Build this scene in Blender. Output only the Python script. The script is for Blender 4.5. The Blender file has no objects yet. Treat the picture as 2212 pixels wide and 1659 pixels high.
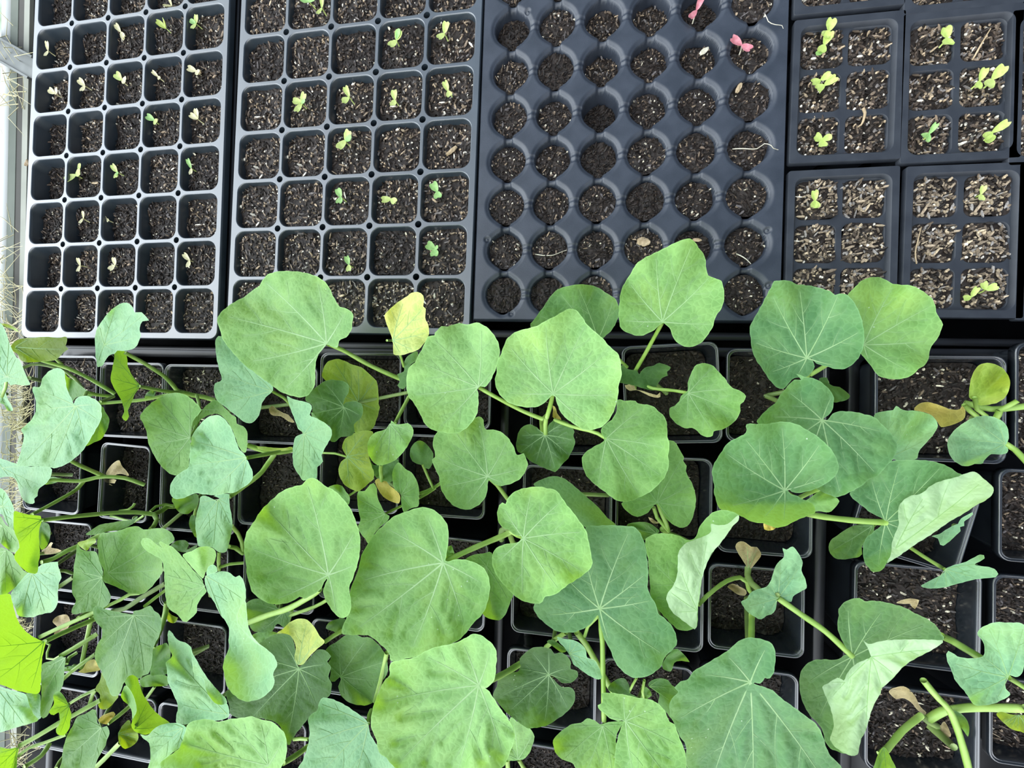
import bpy, math, random
import numpy as np
from mathutils import Matrix, Vector
from mathutils.geometry import delaunay_2d_cdt
C = bpy.context.scene.collection
S = 0.01                                   # the script works in centimetres
IW, IH, FPX = 2212.0, 1659.0, 880.0
# ---------------------------------------------------------------- camera: phone held above the benches
RX, RY, DZ = 0.01508, 0.16731, 37.8336
def rotm(rx, ry):
    cx, sx, cy, sy = math.cos(rx), math.sin(rx), math.cos(ry), math.sin(ry)
    return np.array([[cy,0,sy],[0,1,0],[-sy,0,cy]]) @ np.array([[1,0,0],[0,cx,-sx],[0,sx,cx]])
CM = rotm(RX, RY)
cam_d = bpy.data.cameras.new('camera'); cam = bpy.data.objects.new('camera', cam_d); C.objects.link(cam)
m4 = Matrix([list(CM[i]) + [0] for i in range(3)] + [[0,0,0,1]]); m4.translation = Vector((0,0,DZ*S))
cam.matrix_world = m4
cam_d.sensor_fit = 'HORIZONTAL'; cam_d.sensor_width = 36; cam_d.lens = 36*FPX/IW; cam_d.clip_start = 0.01
bpy.context.scene.camera = cam
def un(px, py, z):
    """the point at height z (cm) that the photo shows at a given place"""
    px = np.asarray(px, float); py = np.asarray(py, float); z = np.asarray(z, float)
    a = (px-IW/2)/FPX; b = -(py-IH/2)/FPX
    dx = CM[0,0]*a+CM[0,1]*b-CM[0,2]; dy = CM[1,0]*a+CM[1,1]*b-CM[1,2]; dz = CM[2,0]*a+CM[2,1]*b-CM[2,2]
    t = (z-DZ)/dz
    return np.stack(np.broadcast_arrays(dx*t, dy*t, z), -1)
# ---------------------------------------------------------------- materials
def new_mat(name):
    m = bpy.data.materials.new(name); m.use_nodes = True
    nt = m.node_tree; b = nt.nodes['Principled BSDF']
    return m, nt, b
def node(nt, t, **kw):
    n = nt.nodes.new(t)
    for k, v in kw.items(): setattr(n, k, v)
    return n
def noise_mix(nt, b, c1, c2, scale, detail=3, lo=.35, hi=.65, rough=None):
    tc = node(nt, 'ShaderNodeTexCoord'); n = node(nt, 'ShaderNodeTexNoise'); n.inputs['Scale'].default_value = scale; n.inputs['Detail'].default_value = detail
    r = node(nt, 'ShaderNodeValToRGB'); r.color_ramp.elements[0].position = lo; r.color_ramp.elements[1].position = hi
    r.color_ramp.elements[0].color = (*c1, 1); r.color_ramp.elements[1].color = (*c2, 1)
    nt.links.new(tc.outputs['Object'], n.inputs['Vector']); nt.links.new(n.outputs['Fac'], r.inputs['Fac']); nt.links.new(r.outputs['Color'], b.inputs['Base Color'])
    return n
def plastic(name, c1, c2, rough, scale=60, spec=.5, bump=.0):
    m, nt, b = new_mat(name)
    n = noise_mix(nt, b, c1, c2, scale)
    b.inputs['Roughness'].default_value = rough; b.inputs['Specular IOR Level'].default_value = spec
    if bump:
        bp = node(nt, 'ShaderNodeBump'); bp.inputs['Strength'].default_value = bump; bp.inputs['Distance'].default_value = .0005
        n2 = node(nt, 'ShaderNodeTexNoise'); n2.inputs['Scale'].default_value = 400
        nt.links.new(n2.outputs['Fac'], bp.inputs['Height']); nt.links.new(bp.outputs['Normal'], b.inputs['Normal'])
    return m
M_TRAY = plastic('tray_plastic', (.018,.029,.039), (.029,.043,.056), .34, 40, 1.0, .12)
for _m, _w in ((M_TRAY, 1.0),):
    _b = _m.node_tree.nodes['Principled BSDF']; _b.inputs['Coat Weight'].default_value = _w; _b.inputs['Coat Roughness'].default_value = .34
M_ROUND = plastic('round_cell_plastic', (.020,.026,.037), (.032,.039,.053), .38, 50, .6, .2)
M_PACK = plastic('pack_plastic', (.020,.024,.032), (.030,.035,.044), .5, 60, .45, .2)
M_CARRY = plastic('carrier_plastic', (.004,.004,.005), (.009,.010,.012), .38, 30, .4)
M_POT = plastic('pot_plastic', (.009,.011,.014), (.018,.023,.029), .22, 30, 1.0)
M_POT.node_tree.nodes['Principled BSDF'].inputs['Coat Weight'].default_value = .8; M_POT.node_tree.nodes['Principled BSDF'].inputs['Coat Roughness'].default_value = .2
M_BENCH = plastic('bench_dark', (.008,.008,.009), (.02,.02,.022), .8, 20, .2)
def simple(name, c1, c2, rough, scale=20): 
    m, nt, b = new_mat(name); noise_mix(nt, b, c1, c2, scale); b.inputs['Roughness'].default_value = rough; return m
M_WOOD = simple('weathered_wood', (.055,.053,.045), (.085,.082,.07), .8, 12)
M_PALE = simple('pale_wood', (.26,.27,.22), (.36,.37,.31), .7, 12); M_GREYWOOD = simple('grey_wood', (.11,.13,.105), (.17,.19,.155), .8, 12)
M_WHITE = simple('white_paint', (.62,.66,.64), (.74,.77,.75), .45, 6)
M_STEEL = simple('galvanised_steel', (.10,.11,.105), (.19,.20,.19), .5, 18); M_STEEL.node_tree.nodes['Principled BSDF'].inputs['Metallic'].default_value = .6
M_GROUND = simple('pale_gravel', (.26,.34,.22), (.50,.54,.48), .9, 9)
def soil_mat():
    m, nt, b = new_mat('potting_soil'); a = node(nt, 'ShaderNodeAttribute', attribute_name='chip')
    n = node(nt, 'ShaderNodeTexNoise'); n.inputs['Scale'].default_value = 900; n.inputs['Detail'].default_value = 3
    tc = node(nt, 'ShaderNodeTexCoord'); nt.links.new(tc.outputs['Object'], n.inputs['Vector'])
    mr = node(nt, 'ShaderNodeMapRange'); mr.inputs['From Min'].default_value = .3; mr.inputs['From Max'].default_value = .7; mr.inputs['To Min'].default_value = .55; mr.inputs['To Max'].default_value = 1.35
    mx = node(nt, 'ShaderNodeVectorMath', operation='SCALE')
    nt.links.new(n.outputs['Fac'], mr.inputs['Value']); nt.links.new(a.outputs['Color'], mx.inputs[0]); nt.links.new(mr.outputs['Result'], mx.inputs['Scale'])
    nt.links.new(mx.outputs['Vector'], b.inputs['Base Color']); b.inputs['Roughness'].default_value = .6; b.inputs['Specular IOR Level'].default_value = .3
    return m
M_SOIL = soil_mat()
# ---------------------------------------------------------------- object helpers
def put(name, mesh, parent=None, loc=(0,0,0), rz=0):
    o = bpy.data.objects.new(name, mesh); C.objects.link(o)
    if parent is not None: o.parent = parent
    o.location = [v*S for v in loc]; o.rotation_euler = (0,0,rz)
    return o
def mesh(name, V, F, mats, midx=None, smooth=True, attr=None):
    me = bpy.data.meshes.new(name)
    V = np.asarray(V, float)*S
    me.from_pydata(V.tolist(), [], F)
    for m in mats: me.materials.append(m)
    if midx is not None: me.polygons.foreach_set('material_index', np.asarray(midx, np.int32))
    if smooth: me.polygons.foreach_set('use_smooth', np.ones(len(me.polygons), bool))
    if attr:
        for k, a in attr.items():
            a = np.asarray(a, np.float32)
            if a.ndim == 1:
                at = me.attributes.new(k, 'FLOAT', 'POINT'); at.data.foreach_set('value', a)
            else:
                at = me.attributes.new(k, 'FLOAT_COLOR', 'POINT'); at.data.foreach_set('color', np.concatenate([a, np.ones((len(a),1), np.float32)], 1).ravel())
    me.update()
    return me
def tag(o, label=None, cat=None, group=None, kind=None):
    if label: o['label'] = label
    if cat: o['category'] = cat
    if group: o['group'] = group
    if kind: o['kind'] = kind
    return o
def thing(name, label, cat, loc=(0,0,0), rz=0, group=None):
    return tag(put(name, None, None, loc, rz), label, cat, group)
ORD = ['first','second','third','fourth','fifth','sixth','seventh','eighth','ninth','tenth']
class MB:
    def __init__(s): s.V = []; s.F = []; s.M = []
    def add(s, V, F, m=0):
        o = len(s.V); s.V += [tuple(v) for v in V]; s.F += [[i+o for i in f] for f in F]; s.M += [m]*len(F)
    def box(s, a, b, m=0):
        x0,y0,z0 = a; x1,y1,z1 = b
        s.add([(x0,y0,z0),(x1,y0,z0),(x1,y1,z0),(x0,y1,z0),(x0,y0,z1),(x1,y0,z1),(x1,y1,z1),(x0,y1,z1)],
              [(3,2,1,0),(4,5,6,7),(0,1,5,4),(1,2,6,5),(2,3,7,6),(3,0,4,7)], m)
    def tube(s, P, r, n=8, m=0, cap=True):
        P = np.asarray(P, float); r = np.broadcast_to(np.asarray(r, float), (len(P),))
        V = []; a = None
        for i in range(len(P)):
            t = P[min(i+1,len(P)-1)]-P[max(i-1,0)]; t = t/(np.linalg.norm(t)+1e-9)
            if a is None:
                a = np.cross(t, [0.13,0.21,1.0])
                if np.linalg.norm(a) < .2: a = np.cross(t, [1,0,0])
            a = a-t*np.dot(a,t)                                    # carry the frame along the curve
            a = a/(np.linalg.norm(a)+1e-9); b = np.cross(t, a)
            for k in range(n):
                q = 2*math.pi*k/n; V.append(P[i]+r[i]*(math.cos(q)*a+math.sin(q)*b))
        F = [[i*n+k, i*n+(k+1)%n, (i+1)*n+(k+1)%n, (i+1)*n+k] for i in range(len(P)-1) for k in range(n)]
        if cap: F += [list(range(n)), list(range((len(P)-1)*n+n-1, (len(P)-1)*n-1, -1))]
        s.add(V, F, m)
    def build(s, name, mats, parent=None, loc=(0,0,0), rz=0, smooth=True):
        return put(name, mesh(name, s.V, s.F, mats, s.M, smooth), parent, loc, rz)
def rrect(cx, cy, w, h, r, n=6):
    out = []
    for (sx, sy, a0) in ((1,1,0),(-1,1,90),(-1,-1,180),(1,-1,270)):
        for k in range(n+1):
            a = math.radians(a0+90*k/n); out.append((cx+sx*(w/2-r)+r*math.cos(a), cy+sy*(h/2-r)+r*math.sin(a)))
    return out
def circ(cx, cy, r, n=14): return [(cx+r*math.cos(2*math.pi*k/n), cy+r*math.sin(2*math.pi*k/n)) for k in range(n)]
def inside(pt, poly):
    P = np.asarray(poly); x, y = pt[...,0], pt[...,1]; c = np.zeros(x.shape, bool); j = len(P)-1
    for i in range(len(P)):
        xi, yi = P[i]; xj, yj = P[j]
        if yi != yj:
            t = ((yi > y) != (yj > y)) & (x < (xj-xi)*(y-yi)/(yj-yi)+xi); c ^= t
        j = i
    return c
def plate(mb, outer, holes, z, m=0):
    vs = []; es = []
    for L in [outer]+holes:
        o = len(vs); vs += [Vector(p) for p in L]; es += [(o+i, o+(i+1)%len(L)) for i in range(len(L))]
    r = delaunay_2d_cdt(vs, es, [], 0, 1e-5)
    V = np.array([(v.x, v.y) for v in r[0]]); F = [list(f) for f in r[2]]
    cen = np.array([V[f].mean(0) for f in F]); keep = inside(cen, outer)
    for h in holes:
        H = np.asarray(h); bb = (cen[:,0] > H[:,0].min())&(cen[:,0] < H[:,0].max())&(cen[:,1] > H[:,1].min())&(cen[:,1] < H[:,1].max())&keep
        idx = np.where(bb)[0]
        if len(idx): keep[idx[inside(cen[idx], h)]] = False
    G = []
    for f, k in zip(F, keep):
        if not k: continue
        a = V[f]; ar = sum(a[i][0]*a[(i+1)%len(a)][1]-a[(i+1)%len(a)][0]*a[i][1] for i in range(len(a)))
        G.append(f if ar > 0 else f[::-1])
    mb.add([(v[0], v[1], z) for v in V], G, m)
def loft(mb, loops, m=0, cap=False, flip=False):
    """loops: list of (list of xy, z) with equal counts, going down the inside of a cup"""
    n = len(loops[0][0]); V = [(p[0], p[1], z) for L, z in loops for p in L]
    F = []
    for i in range(len(loops)-1):
        for k in range(n):
            q = [i*n+k, (i+1)*n+k, (i+1)*n+(k+1)%n, i*n+(k+1)%n]
            F.append(q[::-1] if not flip else q)
    if cap: 
        c = list(range((len(loops)-1)*n, len(loops)*n)); F.append(c if not flip else c[::-1])
    F2 = [f[::-1] for f in F[:-1]] + ([F[-1]] if cap else [F[-1][::-1]])
    mb.add(V, F2, m)
# ---------------------------------------------------------------- soil plugs: a rough surface strewn with wood chips, bark and perlite
PAL = {'dark': [((.026,.019,.015),34),((.013,.010,.008),30),((.060,.044,.034),18),((.13,.095,.068),10),((.28,.21,.14),4),((.66,.60,.46),4.5),((.10,.088,.085),8)],
       'mid':  [((.034,.025,.019),24),((.017,.013,.010),22),((.085,.062,.046),20),((.18,.135,.095),14),((.38,.29,.19),9),((.70,.65,.54),5),((.14,.125,.115),10)],
       'tan':  [((.045,.034,.025),15),((.020,.016,.013),15),((.12,.092,.066),22),((.25,.195,.135),24),((.44,.35,.235),15),((.68,.63,.54),5),((.24,.22,.20),11)],
       'black':[((.012,.009,.007),44),((.022,.015,.011),30),((.035,.025,.018),18),((.065,.048,.034),6),((.45,.40,.32),1.2)]}
def soil_mesh(name, shape, nchip, pal, seed, big=1.0, rough=.22):
    rs = np.random.RandomState(seed); P = np.asarray(shape, float); P = np.concatenate([P[i]+(P[(i+1)%len(P)]-P[i])*np.linspace(0,1,9)[:-1,None] for i in range(len(P))]); n = len(P)
    lo0, hi0 = P.min(0), P.max(0); m = max(14, int((hi0[0]-lo0[0])/.22)); F = []
    gxs = np.linspace(-1,1,m); U, W_ = np.meshgrid(gxs, gxs); k_ = np.maximum(np.abs(U), np.abs(W_))+1e-9; th = np.arctan2(W_, U)
    pa = np.arctan2(P[:,1], P[:,0]); o_ = np.argsort(pa); rad = np.interp(th.ravel(), np.concatenate([pa[o_]-2*math.pi, pa[o_], pa[o_]+2*math.pi]), np.tile(np.hypot(*P[o_].T), 3))
    R_ = k_.ravel()*rad; big_ = rs.normal(0, rough*.5, (5,5)); gi = (gxs+1)*1.999
    i0 = gi.astype(int); fr = gi-i0; Zb = big_[i0][:,i0]*np.outer(1-fr,1-fr)+big_[i0+1][:,i0]*np.outer(fr,1-fr)+big_[i0][:,i0+1]*np.outer(1-fr,fr)+big_[i0+1][:,i0+1]*np.outer(fr,fr)
    Zb = Zb+rs.normal(0, .035, (m,m))
    V = list(np.stack([R_*np.cos(th.ravel()), R_*np.sin(th.ravel()), Zb.ravel()], 1)); cc = rs.uniform(.55,1.4,m*m)[:,None]; col = [tuple(c) for c in np.array([[.018,.0125,.0095]])*cc]
    F = [[i*m+j, i*m+j+1, (i+1)*m+j+1, (i+1)*m+j] for i in range(m-1) for j in range(m-1)]
    def hz(q):
        r_ = min(1, np.hypot(*q)/np.interp(math.atan2(q[1],q[0]), pa[o_], np.hypot(*P[o_].T))); a_ = math.atan2(q[1],q[0]); d_ = max(abs(math.cos(a_)), abs(math.sin(a_)))
        u = r_*math.cos(a_)/d_; v = r_*math.sin(a_)/d_; return Zb[min(m-1,int((v+1)/2*(m-1)+.5)), min(m-1,int((u+1)/2*(m-1)+.5))]
    cols = np.array([c for c, w in PAL[pal]]); w = np.array([w for c, w in PAL[pal]], float); w /= w.sum()
    lo, hi = P.min(0), P.max(0); done = 0
    while done < nchip:
        q = rs.uniform(lo, hi)
        if not inside(q[None]*1.04, P)[0]: continue
        done += 1
        ci = rs.choice(len(cols), p=w); c = cols[ci]*rs.uniform(.65,1.5)
        if c.max() > .4 and rs.rand() < .75: L, Wd, T = rs.uniform(.08,.18,3)*big                     # perlite crumb
        else:
            L = rs.choice([rs.uniform(.12,.28), rs.uniform(.28,.62)], p=[.5,.5])*big; Wd = rs.uniform(.08,.20)*big; T = rs.uniform(.03,.07)*big
        a = rs.uniform(0, 6.283); ti = rs.normal(0,.5); ca, sa, ct, st = math.cos(a), math.sin(a), math.cos(ti), math.sin(ti)
        ex = np.array([ca*ct, sa*ct, st]); ey = np.array([-sa, ca, 0.]); ez = np.cross(ex, ey)
        o = len(V); z = hz(q)+abs(rs.normal(0,.07))+.01
        for (sx, sy, sz) in ((-1,-.6,-1),(-.3,-1,-1),(.8,-.7,-1),(1,.2,-1),(.2,1,-1),(-.8,.7,-1)):
            j = rs.uniform(.75,1.15); V.append(np.array([q[0], q[1], z])+ex*sx*L*.5*j*1.0+ey*sy*Wd*.5*j-ez*T*.5)
        for (sx, sy) in ((-.9,-.5),(-.3,-.85),(.7,-.6),(.9,.2),(.2,.85),(-.7,.6)):
            j = rs.uniform(.75,1.1); V.append(np.array([q[0], q[1], z])+ex*sx*L*.5*j+ey*sy*Wd*.5*j+ez*T*.5)
        col += [tuple(c*.8)]*6+[tuple(c)]*6
        F.append([o+6,o+7,o+8,o+9,o+10,o+11])
        for k in range(6): F.append([o+k, o+(k+1)%6, o+6+(k+1)%6, o+6+k])
    return mesh(name, V, F, [M_SOIL], None, False, {'chip': np.array(col)})
# ---------------------------------------------------------------- trays of fifty square cells
RNG = random.Random(7)
PIT = 5.2
def square_tray(org, yaw, rows, ncol, pal_of, depth_of, label, plugs):
    """org = web crossing after the first cell; local x across, y up; cells counted from the top"""
    t = thing('seed_tray', label, 'seed tray', (org[0], org[1], 0), yaw, 'fifty cell trays')
    cw, r = 4.78, .95
    hs = []; hp = []; mb = MB()
    x0, x1 = -PIT-.38, PIT*(ncol-1)+.38; y1, y0 = PIT+.38, -PIT*(rows-1)-.42
    for i in range(rows):
        for j in range(ncol):
            cx, cy = (j-.5)*PIT, (.5-i)*PIT
            hs.append(rrect(cx, cy, cw+.16, cw+.16, r+.08))
            loft(mb, [(rrect(cx,cy,cw+.16,cw+.16,r+.08),0),(rrect(cx,cy,cw+.06,cw+.06,r+.03),-.03),(rrect(cx,cy,cw-.02,cw-.02,r),-.11),(rrect(cx,cy,cw-.06,cw-.06,r),-.3)])
            if i < rows-1 and j < ncol-1: hp.append(circ(j*PIT, -i*PIT, .34))
    for h in hp: loft(mb, [(h,0),([(p[0], p[1]) for p in h],-1.6)])
    outer = rrect((x0+x1)/2, (y0+y1)/2, x1-x0, y1-y0, .9)
    plate(mb, outer, hs+hp, 0)
    o2 = rrect((x0+x1)/2, (y0+y1)/2, x1-x0+.14, y1-y0+.14, .95); o3 = rrect((x0+x1)/2, (y0+y1)/2, x1-x0+.2, y1-y0+.2, 1.0)
    loft(mb, [(outer,0),(o2,-.06),(o3,-.2),(o3,-.75)], flip=True)
    mb.build('web_frame', [M_TRAY], t)
    cm = MB(); loft(cm, [(rrect(0,0,cw-.06,cw-.06,r),-.3),(rrect(0,0,cw-.35,cw-.35,r),-1.5),(rrect(0,0,cw-1.3,cw-1.3,.7),-5.2)], cap=True)
    cme = mesh('cell', cm.V, cm.F, [M_TRAY], cm.M)
    for i in range(rows):
        for j in range(ncol):
            c = put('cell', cme, t, ((j-.5)*PIT, (.5-i)*PIT, 0))
            d = depth_of(i, j); k = (cw-.02-(d-.3)*.24)/4.3
            s = put('soil_plug', RNG.choice(plugs[pal_of(i, j)]), c, (0,0,-d), RNG.choice((0,1,2,3))*math.pi/2); s.scale = (k,k,1)
    return t
sq = rrect(0,0,4.3,4.3,.85,3)
SQ = {p: [soil_mesh('soil_plug', sq, 260, p, 10+k+100*i, 1.25) for k in range(6)] for i, p in enumerate(('dark','mid','tan'))}
T1 = (-58.695, 42.978, -.0299); T2 = (-30.5365, 37.7563, -.0395)
t1 = square_tray(T1, T1[2], 8, 5, lambda i,j: RNG.choice(('dark','dark','mid')) if i < 7 else 'mid', lambda i,j: 1.0+.32*(j == 0)+.1*(j == 1)+RNG.uniform(-.15,.2)+(.3 if (i,j) in ((4,0),(3,0),(6,0)) else 0),
  'deep black seed tray of fifty square cells beside the wooden bench edge', SQ)
t2 = square_tray(T2, T2[2], 7, 5, lambda i,j: RNG.choice(('tan','tan','mid')) if i in (6,7) else RNG.choice(('mid','dark','mid')), lambda i,j: .68+RNG.uniform(-.12,.18),
  'black square cell seed tray between the deep square tray and round cell tray', SQ)
# ---------------------------------------------------------------- tray of round cells: one moulded sheet with collars, saddles and grooves
T3O = np.array([-6.5141, 30.354]); T3C = np.array([4.2619,-.1511]); T3R = np.array([-.1479,-4.2392]); P3 = 4.253
yaw3 = -.0352
t3 = thing('seed_tray', 'grey-black tray of round cells joined by moulded channels', 'seed tray', (T3O[0], T3O[1], 0), yaw3, 'propagation trays')
def sm(a, b, x): 
    t = np.clip((x-a)/(b-a), 0, 1); return t*t*(3-2*t)
rows3 = range(-2, 6)
gx = np.arange(-2.75, 5*P3+2.78, .085); gy = np.arange(-5*P3-2.35, 2*P3+2.2, .085)
X, Y = np.meshgrid(gx, gy)
ci = np.clip(np.round(X/P3), 0, 5); ri = np.clip(np.round(-Y/P3), -2, 5)
lx = X-ci*P3; ly = Y+ri*P3; rr = np.hypot(lx, ly); R0 = 1.70
th = np.arctan2(ly, lx)
Rl = R0+.20*np.exp(-((np.abs(th)-math.pi/2)/.32)**2)                    # the openings are drawn out towards the saddles
Z = -.16*(1-sm(.05,.42, rr-Rl))
inx = np.abs(lx)
neck = (1-sm(.26,.46, inx))*((-Y > -2*P3)&(-Y < 5*P3))
mid = np.abs(Y+(np.floor(-Y/P3)+.5)*P3)
Z -= .34*neck*(rr > Rl-.1)*(1-.45*(1-sm(.0,.5,mid)))
gro = (1-sm(.10,.20, np.abs(np.abs(ly)-.27)))*.10*((X > 0)&(X < 5*P3))
Z -= gro*(rr > Rl)
for (c0, r0, a) in ((0,-1,45),(5,4,35),(0,4,150),(0,5,-65),(5,5,20)):            # little round pimples beside some cells
    a = math.radians(a); d = np.hypot(X-c0*P3-math.cos(a)*2.02, Y+r0*P3-math.sin(a)*2.02); Z += -.2*(1-sm(.12,.34,d))+.18*(1-sm(.02,.14,d))
well = sm(0,.16, Rl-rr); wall = np.clip(Rl-rr, 0, None)
Z = np.where(rr < Rl, np.minimum(Z, Z*(1-well)-(.35*well+np.minimum(wall*6.5, 4.6))), Z)
nx, ny = len(gx), len(gy); V3 = np.stack([X, Y, Z], -1).reshape(-1, 3)
idx = np.arange(nx*ny).reshape(ny, nx)
Q = np.stack([idx[:-1,:-1], idx[:-1,1:], idx[1:,1:], idx[1:,:-1]], -1).reshape(-1, 4)
qc = V3[Q].mean(1); qci = np.clip(np.round(qc[:,0]/P3),0,5).astype(int); qri = np.clip(np.round(-qc[:,1]/P3),-2,5).astype(int)
incell = (np.hypot(qc[:,0]-qci*P3, qc[:,1]+qri*P3) < R0-.22)
def submesh(sel, off):
    u, inv = np.unique(Q[sel], return_inverse=True); return mesh('sheet', V3[u]-np.array([off[0], off[1], 0]), inv.reshape(-1,4).tolist(), [M_ROUND])
put('moulded_sheet', submesh(~incell, (0,0)), t3)
sk = MB(); x0, x1, y0, y1 = gx[0], gx[-1], gy[0], gy[-1]
so = rrect((x0+x1)/2,(y0+y1)/2,x1-x0,y1-y0,.02,2)
loft(sk, [(so,0),(rrect((x0+x1)/2,(y0+y1)/2,x1-x0+.2,y1-y0+.2,.12,2),-.15),(rrect((x0+x1)/2,(y0+y1)/2,x1-x0+.24,y1-y0+.24,.14,2),-.9)], flip=True)
sk.build('skirt', [M_ROUND], t3)
rd = circ(0,0,1.74,22)
RD = [soil_mesh('soil_plug', rd, 150, p, 400+k, 1.15) for k, p in enumerate(('black','dark','dark','dark','mid','dark','dark'))]
DEEP = {(2,-1):1.7,(2,0):2.0,(2,1):2.5,(3,-1):1.9,(4,-1):2.0,(0,0):1.3,(0,-1):1.5,(1,1):1.3,(3,0):1.35,(4,0):1.6,(3,1):1.4,(5,-1):.5,(5,0):1.3,(4,1):1.2,(1,2):1.2,(2,2):1.3,(4,4):1.5}
for r_ in rows3:
    for c_ in range(6):
        c = put('cell', submesh(incell&(qci == c_)&(qri == r_), (c_*P3, -r_*P3)), t3, (c_*P3, -r_*P3, 0))
        d = .72*DEEP.get((c_, r_), RNG.uniform(.75,1.05)); k = (R0+.05-max(0,d-.35)*.154)/1.74
        s = put('soil_plug', RNG.choice(RD), c, (0,0,-d), RNG.uniform(0,6.28)); s.scale = (k,k,1)
# ---------------------------------------------------------------- six packs
sp = rrect(0,0,3.25,3.45,.55,3)
SP = {p: [soil_mesh('soil_plug', sp, 210, p, 600+k+50*i, 1.5) for k in range(5)] for i, p in enumerate(('mid','tan'))}
PACKS = []
def six_pack(px, py, yaw, pal, label, fill, tallcell=3.72):
    q = un(px, py, 0)
    t = thing('six_pack', label, 'seedling pack', (q[0], q[1], 0), yaw, 'six cell packs')
    w, h = 8.25, 12.25; mb = MB(); out = rrect(0,0,w,h,.15,2); rec = rrect(-.02,0,w-1.0,h-1.15,.75); rec2 = rrect(-.02,0,w-1.14,h-1.3,.75); rec3 = rrect(-.02,0,w-1.3,h-1.45,.7)
    plate(mb, out, [rec], 0)
    loft(mb, [(rec,0),(rec2,-.06),(rec3,-.42)]); hs = []
    cells = [((j-.5)*3.62, (1-i)*3.72) for i in range(3) for j in range(2)]
    for x, y in cells: hs.append(rrect(x,y,3.2,3.3,.6)); loft(mb, [(rrect(x,y,3.2,3.3,.6),-.42),(rrect(x,y,3.12,3.22,.58),-.46),(rrect(x,y,3.06,3.16,.56),-.6)])
    plate(mb, rec3, hs, -.42)
    loft(mb, [(out,0),(rrect(0,0,w+.06,h+.06,.17,2),-.05),(rrect(0,0,w+.06,h+.06,.17,2),-.5)], flip=True)
    mb.build('pack_frame', [M_PACK], t)
    cm = MB(); loft(cm, [(rrect(0,0,3.06,3.16,.56),-.6),(rrect(0,0,2.3,2.4,.4),-5.4)], cap=True); cme = mesh('cell', cm.V, cm.F, [M_PACK], cm.M)
    for k, (x, y) in enumerate(cells):
        c = put('cell', cme, t, (x,y,0)); s = put('soil_plug', RNG.choice(SP[pal]), c, (0,0,-fill+RNG.uniform(-.1,.12)), RNG.choice((0,1))*math.pi); s.scale = (.97,.95,1)
    PACKS.append((t, q, yaw))
six_pack(1829,190,-.045,'mid','black six cell pack with green sprouts touching the round cell tray',.62)
six_pack(2076,182,-.035,'mid','black six cell pack holding the two largest yellow-green sprout pairs',.75)
six_pack(1818,522,-.035,'tan','black six cell pack of chip covered soil with one sprout, by the round cell tray',.5)
six_pack(2082,520,-.045,'tan','black six cell pack of chip covered soil at the top right leaf',.5)
six_pack(1838,-136,-.04,'mid','black six cell pack cut by the upper photo edge, nearer the round cells',.6)
six_pack(2085,-145,-.04,'mid','black six cell pack cut by the upper photo edge, farther from the round cells',.6)
six_pack(2322,180,-.04,'mid','black six cell pack mostly cut by the right photo edge, upper one',.6)
six_pack(2338,520,-.04,'tan','black six cell pack mostly cut by the right photo edge, lower one',.6)
# ---------------------------------------------------------------- carrier trays under everything
def carrier(x0, y0, x1, y1, yaw, zr, label, lip=.8):
    cx, cy = (x0+x1)/2, (y0+y1)/2; w, h = x1-x0, y1-y0
    t = thing('carrier_tray', label, 'tray', (cx, cy, -6.45), yaw, 'open carrier trays'); zr += 6.45
    mb = MB(); loft(mb, [(rrect(0,0,w,h,1.2),zr-.35),(rrect(0,0,w,h,1.2),zr),(rrect(0,0,w-.15,h-.15,1.15),zr+.07),(rrect(0,0,w-2*lip,h-2*lip,.9),zr+.03),(rrect(0,0,w-2*lip-.1,h-2*lip-.1,.9),zr-.1),(rrect(0,0,w-2*lip-1.0,h-2*lip-1.0,.8),0.05)], cap=True)
    mb.build('tray_body', [M_CARRY], t)
def carrier_under(org, yaw, x0, y0, x1, y1, zr, label, lip):
    c, s = math.cos(yaw), math.sin(yaw); mx, my = (x0+x1)/2, (y0+y1)/2
    X = org[0]+c*mx-s*my; Y = org[1]+s*mx+c*my
    carrier(X-(x1-x0)/2, Y-(y1-y0)/2, X+(x1-x0)/2, Y+(y1-y0)/2, yaw, zr, label, lip)
carrier_under(T1, T1[2], -PIT-.55, -PIT*7-2.0, PIT*4+.75, PIT+.9, -1.0, 'open black carrier tray under the deep square cell tray', .7)
carrier_under(T2, T2[2], -PIT-.75, -PIT*6-2.0, PIT*4+.75, PIT+.9, -1.0, 'open black carrier tray under the second square cell tray', .7)
carrier_under(T3O, yaw3, -3.0, -5*P3-4.0, 5*P3+3.0, 2*P3+3, -1.1, 'open black carrier tray under the round cell tray', .7)
carrier(16.9, 3.6, 43.6, 52, -.035, -.9, 'open black carrier tray under the six cell packs', .6)
carrier(-61.0, -52, -34.6, 4.6, -.03, -.6, 'open black carrier tray under the pots beside the wooden bench edge')
carrier(-34.3, -52, -7.4, 4.2, -.03, -.6, 'open black carrier tray under the pots below the second square cell tray')
carrier(-5.4, -52, 20.0, 3.9, -.03, -.6, 'open black carrier tray under the pots below the round cell tray')
carrier(21.4, -52, 48.0, 3.2, -.03, -.6, 'open black carrier tray under the pots below the six cell packs')
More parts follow.
